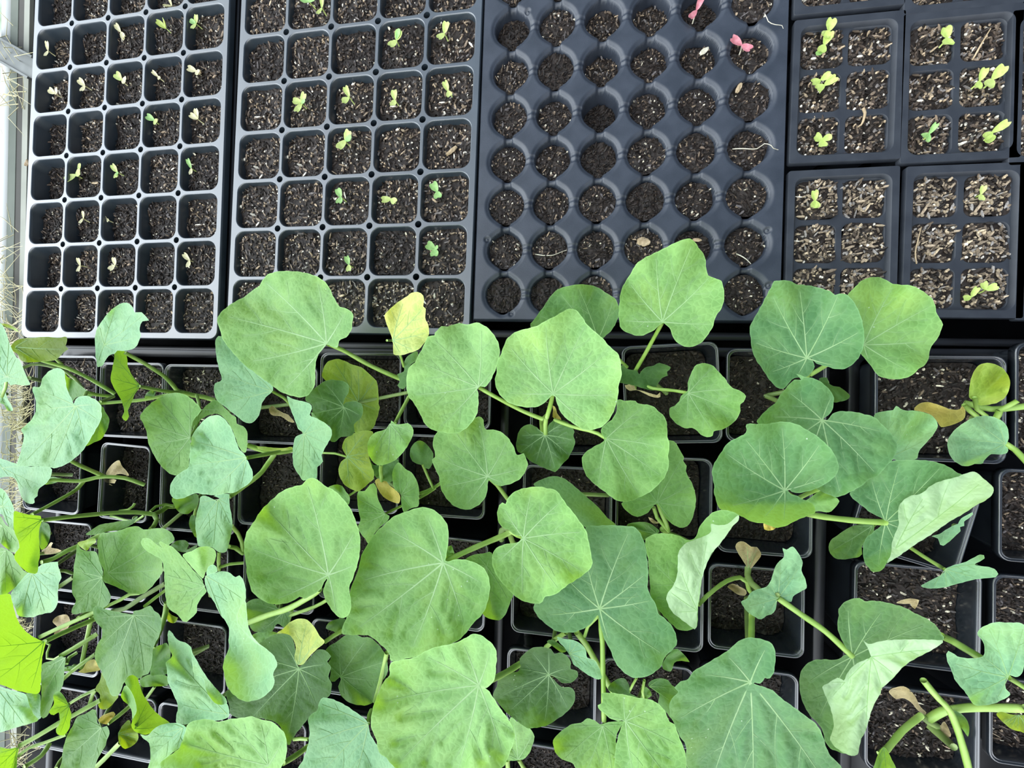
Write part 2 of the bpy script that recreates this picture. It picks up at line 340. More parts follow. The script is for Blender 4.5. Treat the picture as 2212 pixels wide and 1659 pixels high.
# ---------------------------------------------------------------- pots
POTPX = dict(A1=(75,768,207,952),A2=(214,783,351,949),A3=(353,787,508,960),A4=(514,790,685,963),A5=(690,762,867,928),A6=(872,765,1062,929),A7=(1143,775,1338,987),A8=(1345,743,1560,962),A9=(1567,753,1790,962),A10=(1887,768,2180,1003),A11=(2190,740,2480,1000),
 B1=(52,958,172,1112),B2=(214,957,320,1130),B3=(345,966,508,1158),B4=(514,969,685,1146),B5=(690,935,862,1112),B6=(868,937,1050,1124),B7=(1127,1003,1325,1198),B8=(1328,982,1542,1195),B9=(1547,985,1760,1208),B10=(1838,1015,2126,1208),B11=(2155,1012,2440,1232),
 C1=(55,1120,195,1285),C2=(202,1142,316,1303),C3=(345,1167,492,1328),C4=(525,1152,680,1330),C5=(686,1120,855,1310),C6=(862,1152,1052,1365),C7=(1103,1205,1316,1390),C8=(1322,1205,1523,1412),C9=(1528,1216,1742,1425),C10=(1842,1213,2125,1458),C11=(2142,1240,2440,1455),
 D1=(72,1292,212,1466),D2=(218,1312,340,1482),D3=(345,1336,487,1508),D4=(492,1340,662,1528),D5=(670,1335,848,1520),D6=(855,1372,1035,1570),D7=(1093,1398,1290,1590),D8=(1298,1420,1502,1622),D9=(1510,1432,1728,1645),D10=(1866,1477,2122,1700),D11=(2135,1462,2440,1690),
 E1=(70,1474,208,1640),E2=(214,1492,335,1652),E3=(340,1516,480,1680),E4=(490,1536,660,1720),E5=(667,1528,845,1710),E6=(850,1578,1035,1760),E7=(1090,1598,1290,1790),E8=(1300,1628,1504,1830))
POTROT = {'B10':-.27,'A8':.04,'B2':-.06,'B1':-.05,'C10':-.03,'A7':.02,'C6':-.05}
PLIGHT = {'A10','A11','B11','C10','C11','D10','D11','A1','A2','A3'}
pp = rrect(0,0,7.3,7.3,.8,3)
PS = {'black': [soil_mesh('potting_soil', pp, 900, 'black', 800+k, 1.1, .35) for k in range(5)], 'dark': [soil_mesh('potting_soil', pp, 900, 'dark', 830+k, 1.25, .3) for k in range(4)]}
ROWN = {'A':'nearest the cell trays','B':'second','C':'third','D':'fourth','E':'fifth'}
POTC = {}; Zr = 2.0
for code, (x0,y0,x1,y1) in POTPX.items():
    a = un(x0,y0,Zr); b = un(x1,y1,Zr); k = (a+b)/2; w = b[0]-a[0]-.08; h = a[1]-b[1]-.08; rz = POTROT.get(code, -.02)
    if code == 'B10': w, h = 7.6, 7.4
    POTC[code] = k
    n = int(code[1:]); row = 'ABCDE'.index(code[0])
    lab = 'black square pot, %s from the left in %s pot row below the trays' % (ORD[n-1] if n < 11 else 'eleventh', ORD[row])
    t = thing('plant_pot', lab, 'plant pot', (k[0], k[1], -6.3), rz, 'square nursery pots')
    H = Zr+6.3; mb = MB(); r = .75
    L = lambda d, rr: rrect(0,0,w-d,h-d,rr,5)
    loft(mb, [(L(.55,r-.1),H-.55),(L(.75,r-.1),H-1.3),(L(2.0,.6),.02)], flip=True)
    loft(mb, [(L(.62,r-.15),H-.5),(L(.8,r-.15),H-1.3),(L(2.05,.55),.1)], cap=True)
    mb.build('pot_wall', [M_POT], t)
    mb = MB(); loft(mb, [(L(.50,r-.12),H-.55),(L(.02,r),H-.6),(L(0,r),H-.12),(L(.06,r),H-.02),(L(.14,r-.04),H),(L(.26,r-.08),H-.02),(L(.30,r-.1),H-.09),(L(.36,r-.1),H-.12),(L(.44,r-.12),H-.05),(L(.52,r-.14),H-.09),(L(.62,r-.15),H-.5)])
    mb.build('rim', [M_POT], t)
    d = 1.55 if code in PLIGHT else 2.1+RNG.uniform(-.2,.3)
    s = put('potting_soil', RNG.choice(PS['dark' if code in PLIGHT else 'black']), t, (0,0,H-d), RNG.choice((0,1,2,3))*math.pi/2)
    f = 1-.035*d; s.scale = ((w*f-.5)/7.3, (h*f-.5)/7.3, 1)
    if abs(s.rotation_euler.z/(math.pi/2)) % 2 > .5: s.scale = ((h*f-.5)/7.3, (w*f-.5)/7.3, 1)
# ---------------------------------------------------------------- bench, rail and ground past the bench edge
bn = thing('potting_bench', 'dark potting bench with weathered boards along its edge, under all the trays', 'bench', (0,0,-8))
mb = MB(); mb.box((-75.4,-75,0),(75,75,1.5)); mb.build('bench_top', [M_BENCH], bn, smooth=False)
mb = MB(); mb.box((-76.35,-75,-4),(-75.4,75,1.95)); mb.build('edge_strip', [M_PALE], bn, smooth=False)
mb = MB(); mb.box((-77.6,-75,-5),(-76.35,75,1.8)); mb.build('edge_channel', [M_WOOD], bn, smooth=False)
mb = MB(); mb.box((-78.95,-75,-6),(-77.6,75,1.85)); mb.build('side_board', [M_GREYWOOD], bn, smooth=False)
mb = MB(); mb.tube([(-79.8,-75,-6.6),(-79.8,75,-6.6)], .78, 16); o = mb.build('bench_rail', [M_WHITE]); tag(o, 'thin white pipe rail running along the outside of the bench', 'rail')
fl = MB(); fl.box((-400,-300,-92),(300,300,-90)); tag(fl.build('floor', [M_GROUND]), None, None, None, 'structure')
a = un(-120,40,-5.4); b = un(76,152,-5.4); mb = MB(); d = (b-a)/np.linalg.norm(b-a); nrm = np.array([-d[1], d[0], 0])
for (o1, o2, z0, z1) in ((-1.5,1.5,-.2,.1),(1.2,1.5,.1,1.0),(-1.5,-1.2,.1,.6)):
    c4 = [a+nrm*o1, b+nrm*o1, b+nrm*o2, a+nrm*o2]
    mb.add([(p[0],p[1],-5.6+z0) for p in c4]+[(p[0],p[1],-5.6+z1) for p in c4], [(3,2,1,0),(4,5,6,7),(0,1,5,4),(1,2,6,5),(2,3,7,6),(3,0,4,7)])
tag(mb.build('cross_bar', [M_STEEL], smooth=False), 'grey metal channel bar meeting the bench edge near the deep square cell tray', 'metal bar')
# ---------------------------------------------------------------- leaves
def leaf_mat(name, c1, c2, under, trans, tw=.42, rough=.5, vein=(.40,.56,.33)):
    m, nt, b = new_mat(name); out = nt.nodes['Material Output']
    tc = node(nt, 'ShaderNodeTexCoord'); n = node(nt, 'ShaderNodeTexNoise'); n.inputs['Scale'].default_value = 55; n.inputs['Detail'].default_value = 4
    nt.links.new(tc.outputs['Object'], n.inputs['Vector'])
    r = node(nt, 'ShaderNodeValToRGB'); r.color_ramp.elements[0].position = .36; r.color_ramp.elements[1].position = .66
    r.color_ramp.elements[0].color = (*c1,1); r.color_ramp.elements[1].color = (*c2,1); nt.links.new(n.outputs['Fac'], r.inputs['Fac'])
    def mix(f, a, c, blend='MIX', ff=None):
        x = node(nt, 'ShaderNodeMix', data_type='RGBA', blend_type=blend)
        if ff is None: nt.links.new(f, x.inputs['Factor'])
        else: x.inputs['Factor'].default_value = ff
        for s_, v in (('A',a),('B',c)):
            k = [i for i in x.inputs if i.name == s_ and i.type == 'RGBA'][0]
            if isinstance(v, tuple): k.default_value = (*v,1)
            else: nt.links.new(v, k)
        return [o for o in x.outputs if o.type == 'RGBA'][0]
    n5 = node(nt, 'ShaderNodeTexNoise'); n5.inputs['Scale'].default_value = 20; n5.inputs['Detail'].default_value = 2; nt.links.new(tc.outputs['Object'], n5.inputs['Vector'])
    m5 = node(nt, 'ShaderNodeMapRange'); m5.inputs['From Min'].default_value = .5; m5.inputs['From Max'].default_value = .72; m5.inputs['To Max'].default_value = .65; nt.links.new(n5.outputs['Fac'], m5.inputs['Value'])
    ra = node(nt, 'ShaderNodeAttribute', attribute_name='rad'); mra = node(nt, 'ShaderNodeMapRange'); mra.inputs['From Min'].default_value = .05; mra.inputs['From Max'].default_value = .55; mra.inputs['To Min'].default_value = .35; mra.inputs['To Max'].default_value = 0; nt.links.new(ra.outputs['Fac'], mra.inputs['Value'])
    # fine netted pattern, paler band along the veins, pale margin, tiny pale flecks
    vo = node(nt, 'ShaderNodeTexVoronoi', feature='DISTANCE_TO_EDGE'); vo.inputs['Scale'].default_value = 240
    nt.links.new(tc.outputs['Object'], vo.inputs['Vector'])
    mr = node(nt, 'ShaderNodeMapRange'); mr.inputs['From Max'].default_value = .10; mr.inputs['To Min'].default_value = .26; mr.inputs['To Max'].default_value = 0
    nt.links.new(vo.outputs['Distance'], mr.inputs['Value'])
    col = mix(m5.outputs['Result'], r.outputs['Color'], (c2[0]*1.22, c2[1]*1.06, c2[2]*.62)); col = mix(mra.outputs['Result'], col, (c1[0]*.92, c1[1]*.98, c1[2]*1.30)); col = mix(mr.outputs['Result'], col, tuple(min(1,q*1.45+.02) for q in c2))
    va = node(nt, 'ShaderNodeAttribute', attribute_name='vein'); mv = node(nt, 'ShaderNodeMapRange'); mv.inputs['From Max'].default_value = .16; mv.inputs['To Min'].default_value = .30; mv.inputs['To Max'].default_value = 0
    nt.links.new(va.outputs['Fac'], mv.inputs['Value']); col = mix(mv.outputs['Result'], col, tuple(.55*a+.45*b_ for a, b_ in zip(c2, (.30,.46,.33))))
    ea = node(nt, 'ShaderNodeAttribute', attribute_name='edge'); me = node(nt, 'ShaderNodeMapRange'); me.inputs['From Max'].default_value = .32; me.inputs['To Min'].default_value = .55; me.inputs['To Max'].default_value = 0
    nt.links.new(ea.outputs['Fac'], me.inputs['Value']); col = mix(me.outputs['Result'], col, tuple(min(1,x*1.35+.06) for x in c2))
    v2 = node(nt, 'ShaderNodeTexVoronoi'); v2.inputs['Scale'].default_value = 190; nt.links.new(tc.outputs['Object'], v2.inputs['Vector'])
    sp_ = node(nt, 'ShaderNodeMath', operation='LESS_THAN'); sp_.inputs[1].default_value = .085; nt.links.new(v2.outputs['Distance'], sp_.inputs[0])
    n3 = node(nt, 'ShaderNodeTexNoise'); n3.inputs['Scale'].default_value = 22; nt.links.new(tc.outputs['Object'], n3.inputs['Vector'])
    g3 = node(nt, 'ShaderNodeMath', operation='GREATER_THAN'); g3.inputs[1].default_value = .60; nt.links.new(n3.outputs['Fac'], g3.inputs[0])
    mm = node(nt, 'ShaderNodeMath', operation='MULTIPLY'); nt.links.new(sp_.outputs[0], mm.inputs[0]); nt.links.new(g3.outputs[0], mm.inputs[1])
    col = mix(mm.outputs[0], col, (.55,.72,.48))
    ge = node(nt, 'ShaderNodeNewGeometry'); ucol = mix(va.outputs['Fac'], tuple(min(1,x*1.25) for x in under), under)
    fin = mix(ge.outputs['Backfacing'], col, ucol)
    nt.links.new(fin, b.inputs['Base Color']); b.inputs['Roughness'].default_value = rough; b.inputs['Specular IOR Level'].default_value = .32
    b.inputs['Sheen Weight'].default_value = .05; b.inputs['Sheen Roughness'].default_value = .5; b.inputs['Sheen Tint'].default_value = (.75,.9,.9,1)
    n4 = node(nt, 'ShaderNodeTexNoise'); n4.inputs['Scale'].default_value = 210; n4.inputs['Detail'].default_value = 3; nt.links.new(tc.outputs['Object'], n4.inputs['Vector'])
    bp = node(nt, 'ShaderNodeBump'); bp.inputs['Strength'].default_value = .28; bp.inputs['Distance'].default_value = .002; ad = node(nt, 'ShaderNodeMath', operation='MULTIPLY_ADD'); ad.inputs[1].default_value = .9; nt.links.new(vo.outputs['Distance'], ad.inputs[0]); nt.links.new(n4.outputs['Fac'], ad.inputs[2]); nt.links.new(ad.outputs[0], bp.inputs['Height']); nt.links.new(bp.outputs['Normal'], b.inputs['Normal'])
    tr = node(nt, 'ShaderNodeBsdfTranslucent'); tr.inputs['Color'].default_value = (*trans,1)
    ms = node(nt, 'ShaderNodeMixShader'); ms.inputs[0].default_value = tw
    nt.links.new(b.outputs[0], ms.inputs[1]); nt.links.new(tr.outputs[0], ms.inputs[2]); nt.links.new(ms.outputs[0], out.inputs['Surface'])
    return m
GU = (.41,.57,.33); TR = (.37,.63,.02)
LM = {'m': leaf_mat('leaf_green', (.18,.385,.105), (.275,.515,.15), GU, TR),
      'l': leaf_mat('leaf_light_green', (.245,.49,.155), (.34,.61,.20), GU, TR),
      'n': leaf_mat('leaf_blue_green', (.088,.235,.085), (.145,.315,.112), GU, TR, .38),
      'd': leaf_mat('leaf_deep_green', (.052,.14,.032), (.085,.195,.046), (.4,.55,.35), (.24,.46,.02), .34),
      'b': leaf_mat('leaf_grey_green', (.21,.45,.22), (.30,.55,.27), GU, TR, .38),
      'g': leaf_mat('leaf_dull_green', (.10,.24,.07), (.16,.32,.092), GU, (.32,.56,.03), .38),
      'o': leaf_mat('leaf_backlit_olive', (.13,.215,.015), (.20,.30,.03), GU, (.40,.55,.01), .45),  # dark lime of light through the blade, put into the base colour
      'y': leaf_mat('leaf_yellow_green', (.25,.40,.05), (.37,.50,.075), (.6,.7,.3), (.55,.68,.03), .4),
      'Y': leaf_mat('leaf_yellowing', (.42,.55,.14), (.60,.66,.18), (.6,.7,.3), (.6,.65,.05), .35),
      'r': leaf_mat('leaf_withered', (.32,.25,.12), (.52,.43,.22), (.5,.42,.25), (.4,.3,.1), .25, .7, (.6,.5,.3)),
      'w': leaf_mat('leaf_dried_yellow', (.50,.40,.08), (.72,.60,.16), (.6,.5,.2), (.6,.45,.05), .35, .6, (.7,.6,.3))}
def vein_mat():
    m, nt, b = new_mat('leaf_vein'); noise_mix(nt, b, (.36,.57,.25), (.46,.66,.34), 120); b.inputs['Roughness'].default_value = .5
    tr = node(nt, 'ShaderNodeBsdfTranslucent'); tr.inputs['Color'].default_value = (.42,.68,.08,1); ms = node(nt, 'ShaderNodeMixShader'); ms.inputs[0].default_value = .42
    nt.links.new(b.outputs[0], ms.inputs[1]); nt.links.new(tr.outputs[0], ms.inputs[2]); nt.links.new(ms.outputs[0], nt.nodes['Material Output'].inputs['Surface']); return m
M_VEIN = vein_mat()
def stem_mat(nm, c1, c2):
    m, nt, b = new_mat(nm); noise_mix(nt, b, c1, c2, 45); b.inputs['Roughness'].default_value = .45
    b.inputs['Subsurface Weight'].default_value = .15; b.inputs['Subsurface Radius'].default_value = (.003,.004,.001); return m
SM_ = {'s': stem_mat('stalk_green', (.21,.36,.055), (.33,.50,.12)), 'k': stem_mat('stalk_dull', (.13,.21,.055), (.22,.31,.09)), 'r': stem_mat('stalk_dry', (.30,.25,.12), (.5,.42,.24))}
Sc = {'K1':(0,660,4.8087),'K2':(0,990,4.8087),'K3':(0,1314,4.8087),'K4':(300,560,3.6867),'K5':(300,900,3.6867),'K6':(300,1209,3.6867),'K7':(780,640,3.6867),'K8':(780,950,3.6867),'K9':(780,1209,3.6867),
      'K10':(1240,700,3.6867),'K11':(1300,980,3.6867),'K12':(1240,1209,3.6867),'K13':(1712,730,4.424),'K14':(1712,1284,4.424),'K15':(1712,980,4.424),'T7':(1020,430,3.2529),'T8':(1652,400,3.95)}
def pts(s, crop):
    ox, oy, k = Sc[crop]
    return np.array([[ox+float(a.split(',')[0])/k, oy+float(a.split(',')[1])/k] for a in s.split()])
def crom(P, closed=True, step=5.0):
    n = len(P); out = []
    for i in range(n if closed else n-1):
        p0, p1, p2, p3 = (P[(i-1)%n], P[i], P[(i+1)%n], P[(i+2)%n]) if closed else (P[max(i-1,0)], P[i], P[i+1], P[min(i+2,n-1)])
        m = max(1, int(np.linalg.norm(p2-p1)/step))
        for k in range(m):
            t = k/m; out.append(.5*((2*p1)+(-p0+p2)*t+(2*p0-5*p1+4*p2-p3)*t*t+(-p0+3*p1-3*p2+p3)*t**3))
    if not closed: out.append(P[-1])
    return np.array(out)
def segdist(Q, A, B):
    d = B-A; L = (d**2).sum()+1e-9; t = np.clip(((Q-A)@d)/L, 0, 1); return np.hypot(*(Q-(A+t[:,None]*d)).T)
def thin(P, dmin):
    out = [P[0]]
    for p in P[1:]:
        if np.hypot(*(p-out[-1])) >= dmin: out.append(p)
    if np.hypot(*(out[-1]-out[0])) < dmin*.6: out.pop()
    return np.array(out)
def blade(outline, pet, z, g=(0,0), cup=.6, bends=(), wav=.3, under=False, seed=0, veins=True, tooth=1.1, relief=.16, ap=None, over=None):
    """-> V (world cm), F, material index, vein attr, edge attr"""
    rs = np.random.RandomState(seed)
    O = crom(outline, True, 5.0); O = thin(O, 3.0)
    c = O.mean(0); size = math.sqrt(max(1, .5*abs(np.sum(O[:,0]*np.roll(O[:,1],-1)-np.roll(O[:,0],-1)*O[:,1])))); Rm = np.hypot(*(O-c).T).max()
    nrm = np.roll(O,-1,0)-np.roll(O,1,0); nrm = np.stack([nrm[:,1],-nrm[:,0]],1)/(np.hypot(*nrm.T)[:,None]+1e-9)
    arc = np.concatenate([[0], np.cumsum(np.hypot(*np.diff(O,axis=0).T))]); tp = 17+size*.02
    O = O+nrm*(tooth*min(1,size/160)*(np.abs(((arc/tp)%1)-.5)*2-.5)+rs.normal(0,.18,len(O)))[:,None]
    # veins: palmate, fanning from the stalk
    segs = []; vlines = []
    if veins:
        mid = (ap-pet) if ap is not None else c-pet
        if np.hypot(*mid) < .12*Rm: mid = O[np.argmax(np.hypot(*(O-pet).T))]-pet
        a0 = math.atan2(mid[1], mid[0]); tt = np.linspace(.02,1,70)
        for da in (0,-34,34,-72,72,-112,112,-150,150):
            a = a0+math.radians(da+rs.normal(0,3)); dr = np.array([math.cos(a), math.sin(a)])
            L = 2.2*Rm; ray = pet+np.outer(tt*L, dr); ins = inside(ray, O)
            k = np.where(ins)[0]
            if len(k) < 3: continue
            brk = np.where(np.diff(k) > 2)[0]; k = k[:brk[0]+1] if len(brk) else k
            if k[0] > 12: continue
            Lr = tt[k[-1]]*L
            if Lr < .32*Rm: continue
            Lr *= .93 if abs(da) < 100 else .85
            bendv = np.array([-dr[1], dr[0]])*Lr*.07*(-np.sign(da) if da else rs.choice([-1,1])*.5)
            s_ = np.linspace(0,1,9); line = pet+np.outer(s_*Lr, dr)+np.outer(s_**2, bendv); vlines.append((line, 1.0, Lr))
            if Lr > .55*Rm:
                for f, sd in ((.34,1),(.50,-1),(.66,1)):
                    if da and sd*np.sign(da) > 0 and f < .4: continue
                    b0 = pet+dr*Lr*f+bendv*f*f; a2 = a+sd*math.radians(44+rs.normal(0,5)); d2 = np.array([math.cos(a2), math.sin(a2)]); L2 = Lr*(.52*(1-f)+.10)
                    ln = b0+np.outer(np.linspace(0,1,6)*L2, d2)-np.outer(np.linspace(0,1,6)**2*L2*.16*sd, [-d2[1], d2[0]])
                    if not inside(ln[-1:], O)[0]: ln = ln[:4]
                    if inside(ln[-1:], O)[0]: vlines.append((ln, .5, L2))
    h = float(np.clip(size/26, 4.2, 8.0))
    lo, hi = O.min(0), O.max(0); gx_, gy_ = np.meshgrid(np.arange(lo[0], hi[0], h), np.arange(lo[1], hi[1], h*.87)); gx_ = gx_+(np.arange(gx_.shape[0])%2)[:,None]*h*.5
    G = np.stack([gx_.ravel(), gy_.ravel()],1)+rs.normal(0,.12*h,(gx_.size,2)); G = G[inside(G, O)]
    dm = np.full(len(G), 1e9)
    for k in range(len(O)): dm = np.minimum(dm, segdist(G, O[k], O[(k+1)%len(O)]))
    G = G[dm > .5*h]; dm = dm[dm > .5*h]
    vs = [Vector(p) for p in O]+[Vector(p) for p in G]; n = len(O)
    r = delaunay_2d_cdt(vs, [], [list(range(n))], 1, 1e-4)
    PX = np.array([(v.x, v.y) for v in r[0]]); F = [list(f) for f in r[2]]
    ph = rs.uniform(0, 6.28); ph2 = rs.uniform(0,6.28)
    def zf(Q):
        d = Q-pet; rr = np.hypot(*d.T); th = np.arctan2(d[:,1], d[:,0])
        zz = z+(g[0]*d[:,0]+g[1]*d[:,1])/100+cup*(rr/Rm)**2*(1 if True else 0)
        zz = zz+wav*np.sin(5*th+ph)*np.clip(rr/Rm,0,1.4)**2+.5*wav*np.sin(9*th+ph2)*np.clip(rr/Rm,0,1.3)**3
        for (x0,y0,x1,y1,am) in bends:
            L = math.hypot(x1-x0,y1-y0); s_ = ((x1-x0)*(Q[:,1]-y0)-(y1-y0)*(Q[:,0]-x0))/L/100; s_ = np.clip(s_,0,None); zz = zz+am*s_*s_/(s_+.12)
        if vlines:
            dv = np.full(len(Q), 1e9)
            for line, wt, L in vlines:
                for k in range(len(line)-1):
                    dv = np.minimum(dv, segdist(Q, line[k], line[k+1])*(1 if wt > .9 else 1.5))
            zz = zz+.65*relief*min(1,size/150)*(1-np.exp(-(dv/(size*.055+3))**2)); 
        else: dv = np.full(len(Q), 60.)
        if over is not None: zz = np.maximum(zz, over(Q)[0]+.18+.02*zz)
        return zz, dv
    Zv, dv = zf(PX); Wd = un(PX[:,0], PX[:,1], Zv)
    edge = np.ones(len(PX)); 
    dd = np.full(len(PX), 1e9)
    for k in range(0, n): dd = np.minimum(dd, segdist(PX, O[k], O[(k+1)%n]))
    edge = np.clip(dd/h, 0, 1)
    def up(f):
        a, b, c_ = PX[f[0]], PX[f[1]], PX[f[2]]; return ((b[0]-a[0])*(c_[1]-a[1])-(b[1]-a[1])*(c_[0]-a[0])) < 0
    F = [f if up(f) != under else f[::-1] for f in F]
    ra = [np.clip(np.hypot(*(PX-pet).T)/(1.6*Rm), 0, 1)]; V = [Wd]; va = [np.clip(dv/(size*.25), 0, 1)]; ea = [edge]; mi = [0]*len(F); o = len(PX)
    sgn = 1
    for line, wt, L in vlines:                     # raised vein ribs
        m = len(line); t = np.linspace(0,1,m); w = (1.6 if wt > .9 else .62)*np.clip(size/230,.5,1.1)*(1-.75*t)
        tg = np.gradient(line, axis=0); tg /= np.hypot(*tg.T)[:,None]+1e-9; nn = np.stack([-tg[:,1], tg[:,0]],1)
        A = line-nn*w[:,None]; B = line+nn*w[:,None]
        zl, _ = zf(line); za, _ = zf(A); zb, _ = zf(B)
        rows = [un(A[:,0],A[:,1],za+.012), un(line[:,0],line[:,1],zl+.03), un(B[:,0],B[:,1],zb+.012)]
        V += rows; va += [np.zeros(3*m)]; ea += [np.ones(3*m)]; ra += [np.full(3*m, .5)]
        for j in range(2):
            for k in range(m-1):
                f = [o+j*m+k, o+(j+1)*m+k, o+(j+1)*m+k+1, o+j*m+k+1]; f = f[::-1]
                F.append(f if not under else f[::-1]); mi.append(1)
        o += 3*m
    return np.concatenate(V), F, mi, np.concatenate(va), np.concatenate(ea), zf, np.concatenate(ra)
LEAVES = []; STEMS = []
def L(code, crop, mat, z, g, cup, pet, out, bends=(), st=None, sr=5, sz=None, x=(), name='leaf', **kw):
    """one leaf of the plant in pot `code`; x = further folded-over parts of the same blade"""
    LEAVES.append((code, crop, mat, z, g, cup, pet, out, bends, st, sr, sz, x, name, kw))
def ST(code, crop, p, r, z0, z1, m='s', name='stem'): STEMS.append((code, crop, p, r, z0, z1, m, name))
# ================================================================ the plants, leaf by leaf
# --- plants in the pot row touching the cell trays
L('A6','K7','l',9.5,(0,0),.5,(935,722),"950,720 985,722 1020,690 1060,610 1085,540 1105,450 1095,380 1060,310 1000,245 920,208 860,225 780,215 690,240 640,240 590,290 585,312 535,320 490,410 440,500 430,530 395,550 370,600 360,690 375,790 420,850 460,920 500,1000 530,1040 600,1075 700,1092 780,1085 850,1040 900,980 925,930 935,850 932,770 925,740",st="937,725 1050,790 1200,870 1300,920 1445,978",sr=5.5,sz=(9.4,7))
L('A7','K7','l',10.2,(0,0),.4,(1530,775),"1545,800 1570,880 1610,950 1700,1020 1790,1065 1880,1055 1930,1030 1970,990 2010,920 2040,830 2050,750 2055,690 2075,640 2070,560 2060,490 2040,450 1980,400 1920,330 1860,280 1800,225 1750,150 1710,110 1660,98 1610,120 1560,150 1480,190 1400,235 1310,260 1240,280 1170,330 1135,400 1110,470 1080,530 1080,600 1065,680 1090,760 1120,800 1180,850 1280,880 1360,885 1430,870 1490,820 1520,790",st="1528,780 1505,880 1480,965",sr=6,sz=(10,7))
L('B6','K7','m',7.6,(0,.2),.4,(1008,1435),"1020,1460 1060,1495 1110,1510 1200,1490 1270,1450 1310,1390 1328,1340 1310,1280 1295,1250 1240,1265 1220,1210 1180,1140 1130,1090 1070,1065 990,1060 980,1040 975,985 940,955 900,975 800,1030 650,1060 595,1095 570,1170 585,1235 590,1280 565,1300 580,1350 620,1440 635,1530 680,1610 740,1670 790,1690 850,1700 900,1683 960,1643 1000,1573 1010,1483",st="1010,1440 1080,1500 1175,1625",sr=5.5,sz=(7.5,5))
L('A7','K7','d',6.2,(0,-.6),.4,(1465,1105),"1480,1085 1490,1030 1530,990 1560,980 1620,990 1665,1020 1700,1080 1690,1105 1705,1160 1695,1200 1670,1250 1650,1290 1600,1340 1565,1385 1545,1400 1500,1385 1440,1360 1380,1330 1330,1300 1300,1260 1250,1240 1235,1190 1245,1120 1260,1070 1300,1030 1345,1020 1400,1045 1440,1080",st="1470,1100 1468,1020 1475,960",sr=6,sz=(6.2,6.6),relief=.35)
L('A7','K10','m',7.6,(0,.2),.5,(258,912),"240,900 215,870 225,820 300,760 340,690 345,605 400,610 490,610 500,630 560,640 620,650 670,690 720,740 740,800 745,900 760,960 750,1050 755,1130 720,1220 660,1290 600,1340 520,1380 450,1410 380,1415 320,1395 250,1340 170,1280 100,1210 75,1150 62,1090 75,1040 120,1000 180,965 240,930",st="258,912 190,872 120,848 -20,815 -160,760",sr=5,sz=(7.5,6.5))
L('A7','K7','w',5.6,(0,0),.1,(1545,880),"1525,870 1545,880 1560,930 1585,965 1600,1000 1560,985 1525,960 1530,910",veins=False,name='withered_cotyledon')
L('A8','K10','m',6.6,(.3,.6),.4,(912,550),"905,530 905,470 930,400 960,340 1000,315 1060,315 1110,335 1150,380 1200,430 1250,500 1330,535 1368,575 1350,620 1325,640 1325,690 1300,750 1250,800 1180,840 1110,855 1105,890 1060,900 1010,880 980,850 940,825 900,832 840,810 790,770 760,720 765,670 800,650 840,610 850,575",st="912,550 800,530 630,512 520,470",sr=4.2,sz=(6.5,4))
L('A8','T7','m',9.2,(0,-.3),.5,(1338,862),"1320,880 1280,920 1190,960 1120,950 1050,915 1035,870 1030,800 1035,720 1045,650 1070,590 1110,530 1150,460 1200,420 1290,375 1350,345 1420,310 1480,285 1530,278 1565,300 1590,340 1625,385 1640,430 1645,490 1660,535 1700,555 1750,575 1768,640 1770,700 1755,760 1710,830 1690,900 1650,960 1620,1000 1570,1030 1510,1040 1450,1015 1410,970 1395,920 1360,880 1345,870",st="1336,868 1280,970 1220,1080 1150,1200",sr=5,sz=(9,4))
L('A8','T7','g',7.4,(0,-.6),.3,(885,985),"410,895 440,840 500,760 545,690 600,635 660,615 740,600 830,605 890,625 950,665 1000,695 1025,740 1035,790 1020,850 980,920 920,975 880,985 840,965 700,990 500,980",st="885,985 960,1060 1090,1180",sr=4,sz=(7.3,4))
L('A8','K10','d',4.6,(0,-.5),.3,(520,370),"380,330 430,360 500,370 520,400 560,350 640,330 680,310 770,345 740,380 745,410 700,430 660,490 630,530 560,515 480,490 380,470 330,450",veins=False)
L('A8','K10','r',2.0,(0,0),.2,(500,515),"405,490 440,480 480,490 490,520 540,530 600,550 660,565 685,545 688,580 640,585 560,555 500,525 440,530",veins=False,name='withered_cotyledon')
L('A9','T8','n',8.4,(.3,0),.6,(360,1475),"400,1480 440,1520 520,1545 620,1570 700,1560 770,1510 820,1440 845,1360 848,1270 835,1180 820,1120 780,1030 740,970 690,930 640,925 600,935 560,905 480,880 400,860 330,850 270,845 210,815 140,812 80,820 55,870 20,930 -20,1010 -70,1100 -110,1170 -130,1230 -120,1300 -110,1400 -80,1480 -20,1570 40,1660 110,1730 170,1730 230,1660 280,1640 340,1640 390,1610 425,1550 410,1500 370,1485",st="360,1475 395,1540 370,1620 330,1720",sr=5,sz=(8.3,5))
L('A9','T8','m',7.4,(0,0),.3,(845,1360),"710,935 760,880 820,820 890,790 970,785 1040,810 1090,840 1170,850 1240,852 1310,880 1370,920 1430,970 1455,1030 1470,1100 1510,1160 1520,1190 1500,1250 1480,1300 1440,1350 1410,1400 1400,1470 1370,1530 1310,1570 1260,1620 1180,1650 1090,1655 1000,1640 950,1610 920,1560 870,1500 830,1450 760,1350 720,1200 700,1050",st="845,1380 700,1440 520,1540 390,1620",sr=5,sz=(7,4.5))
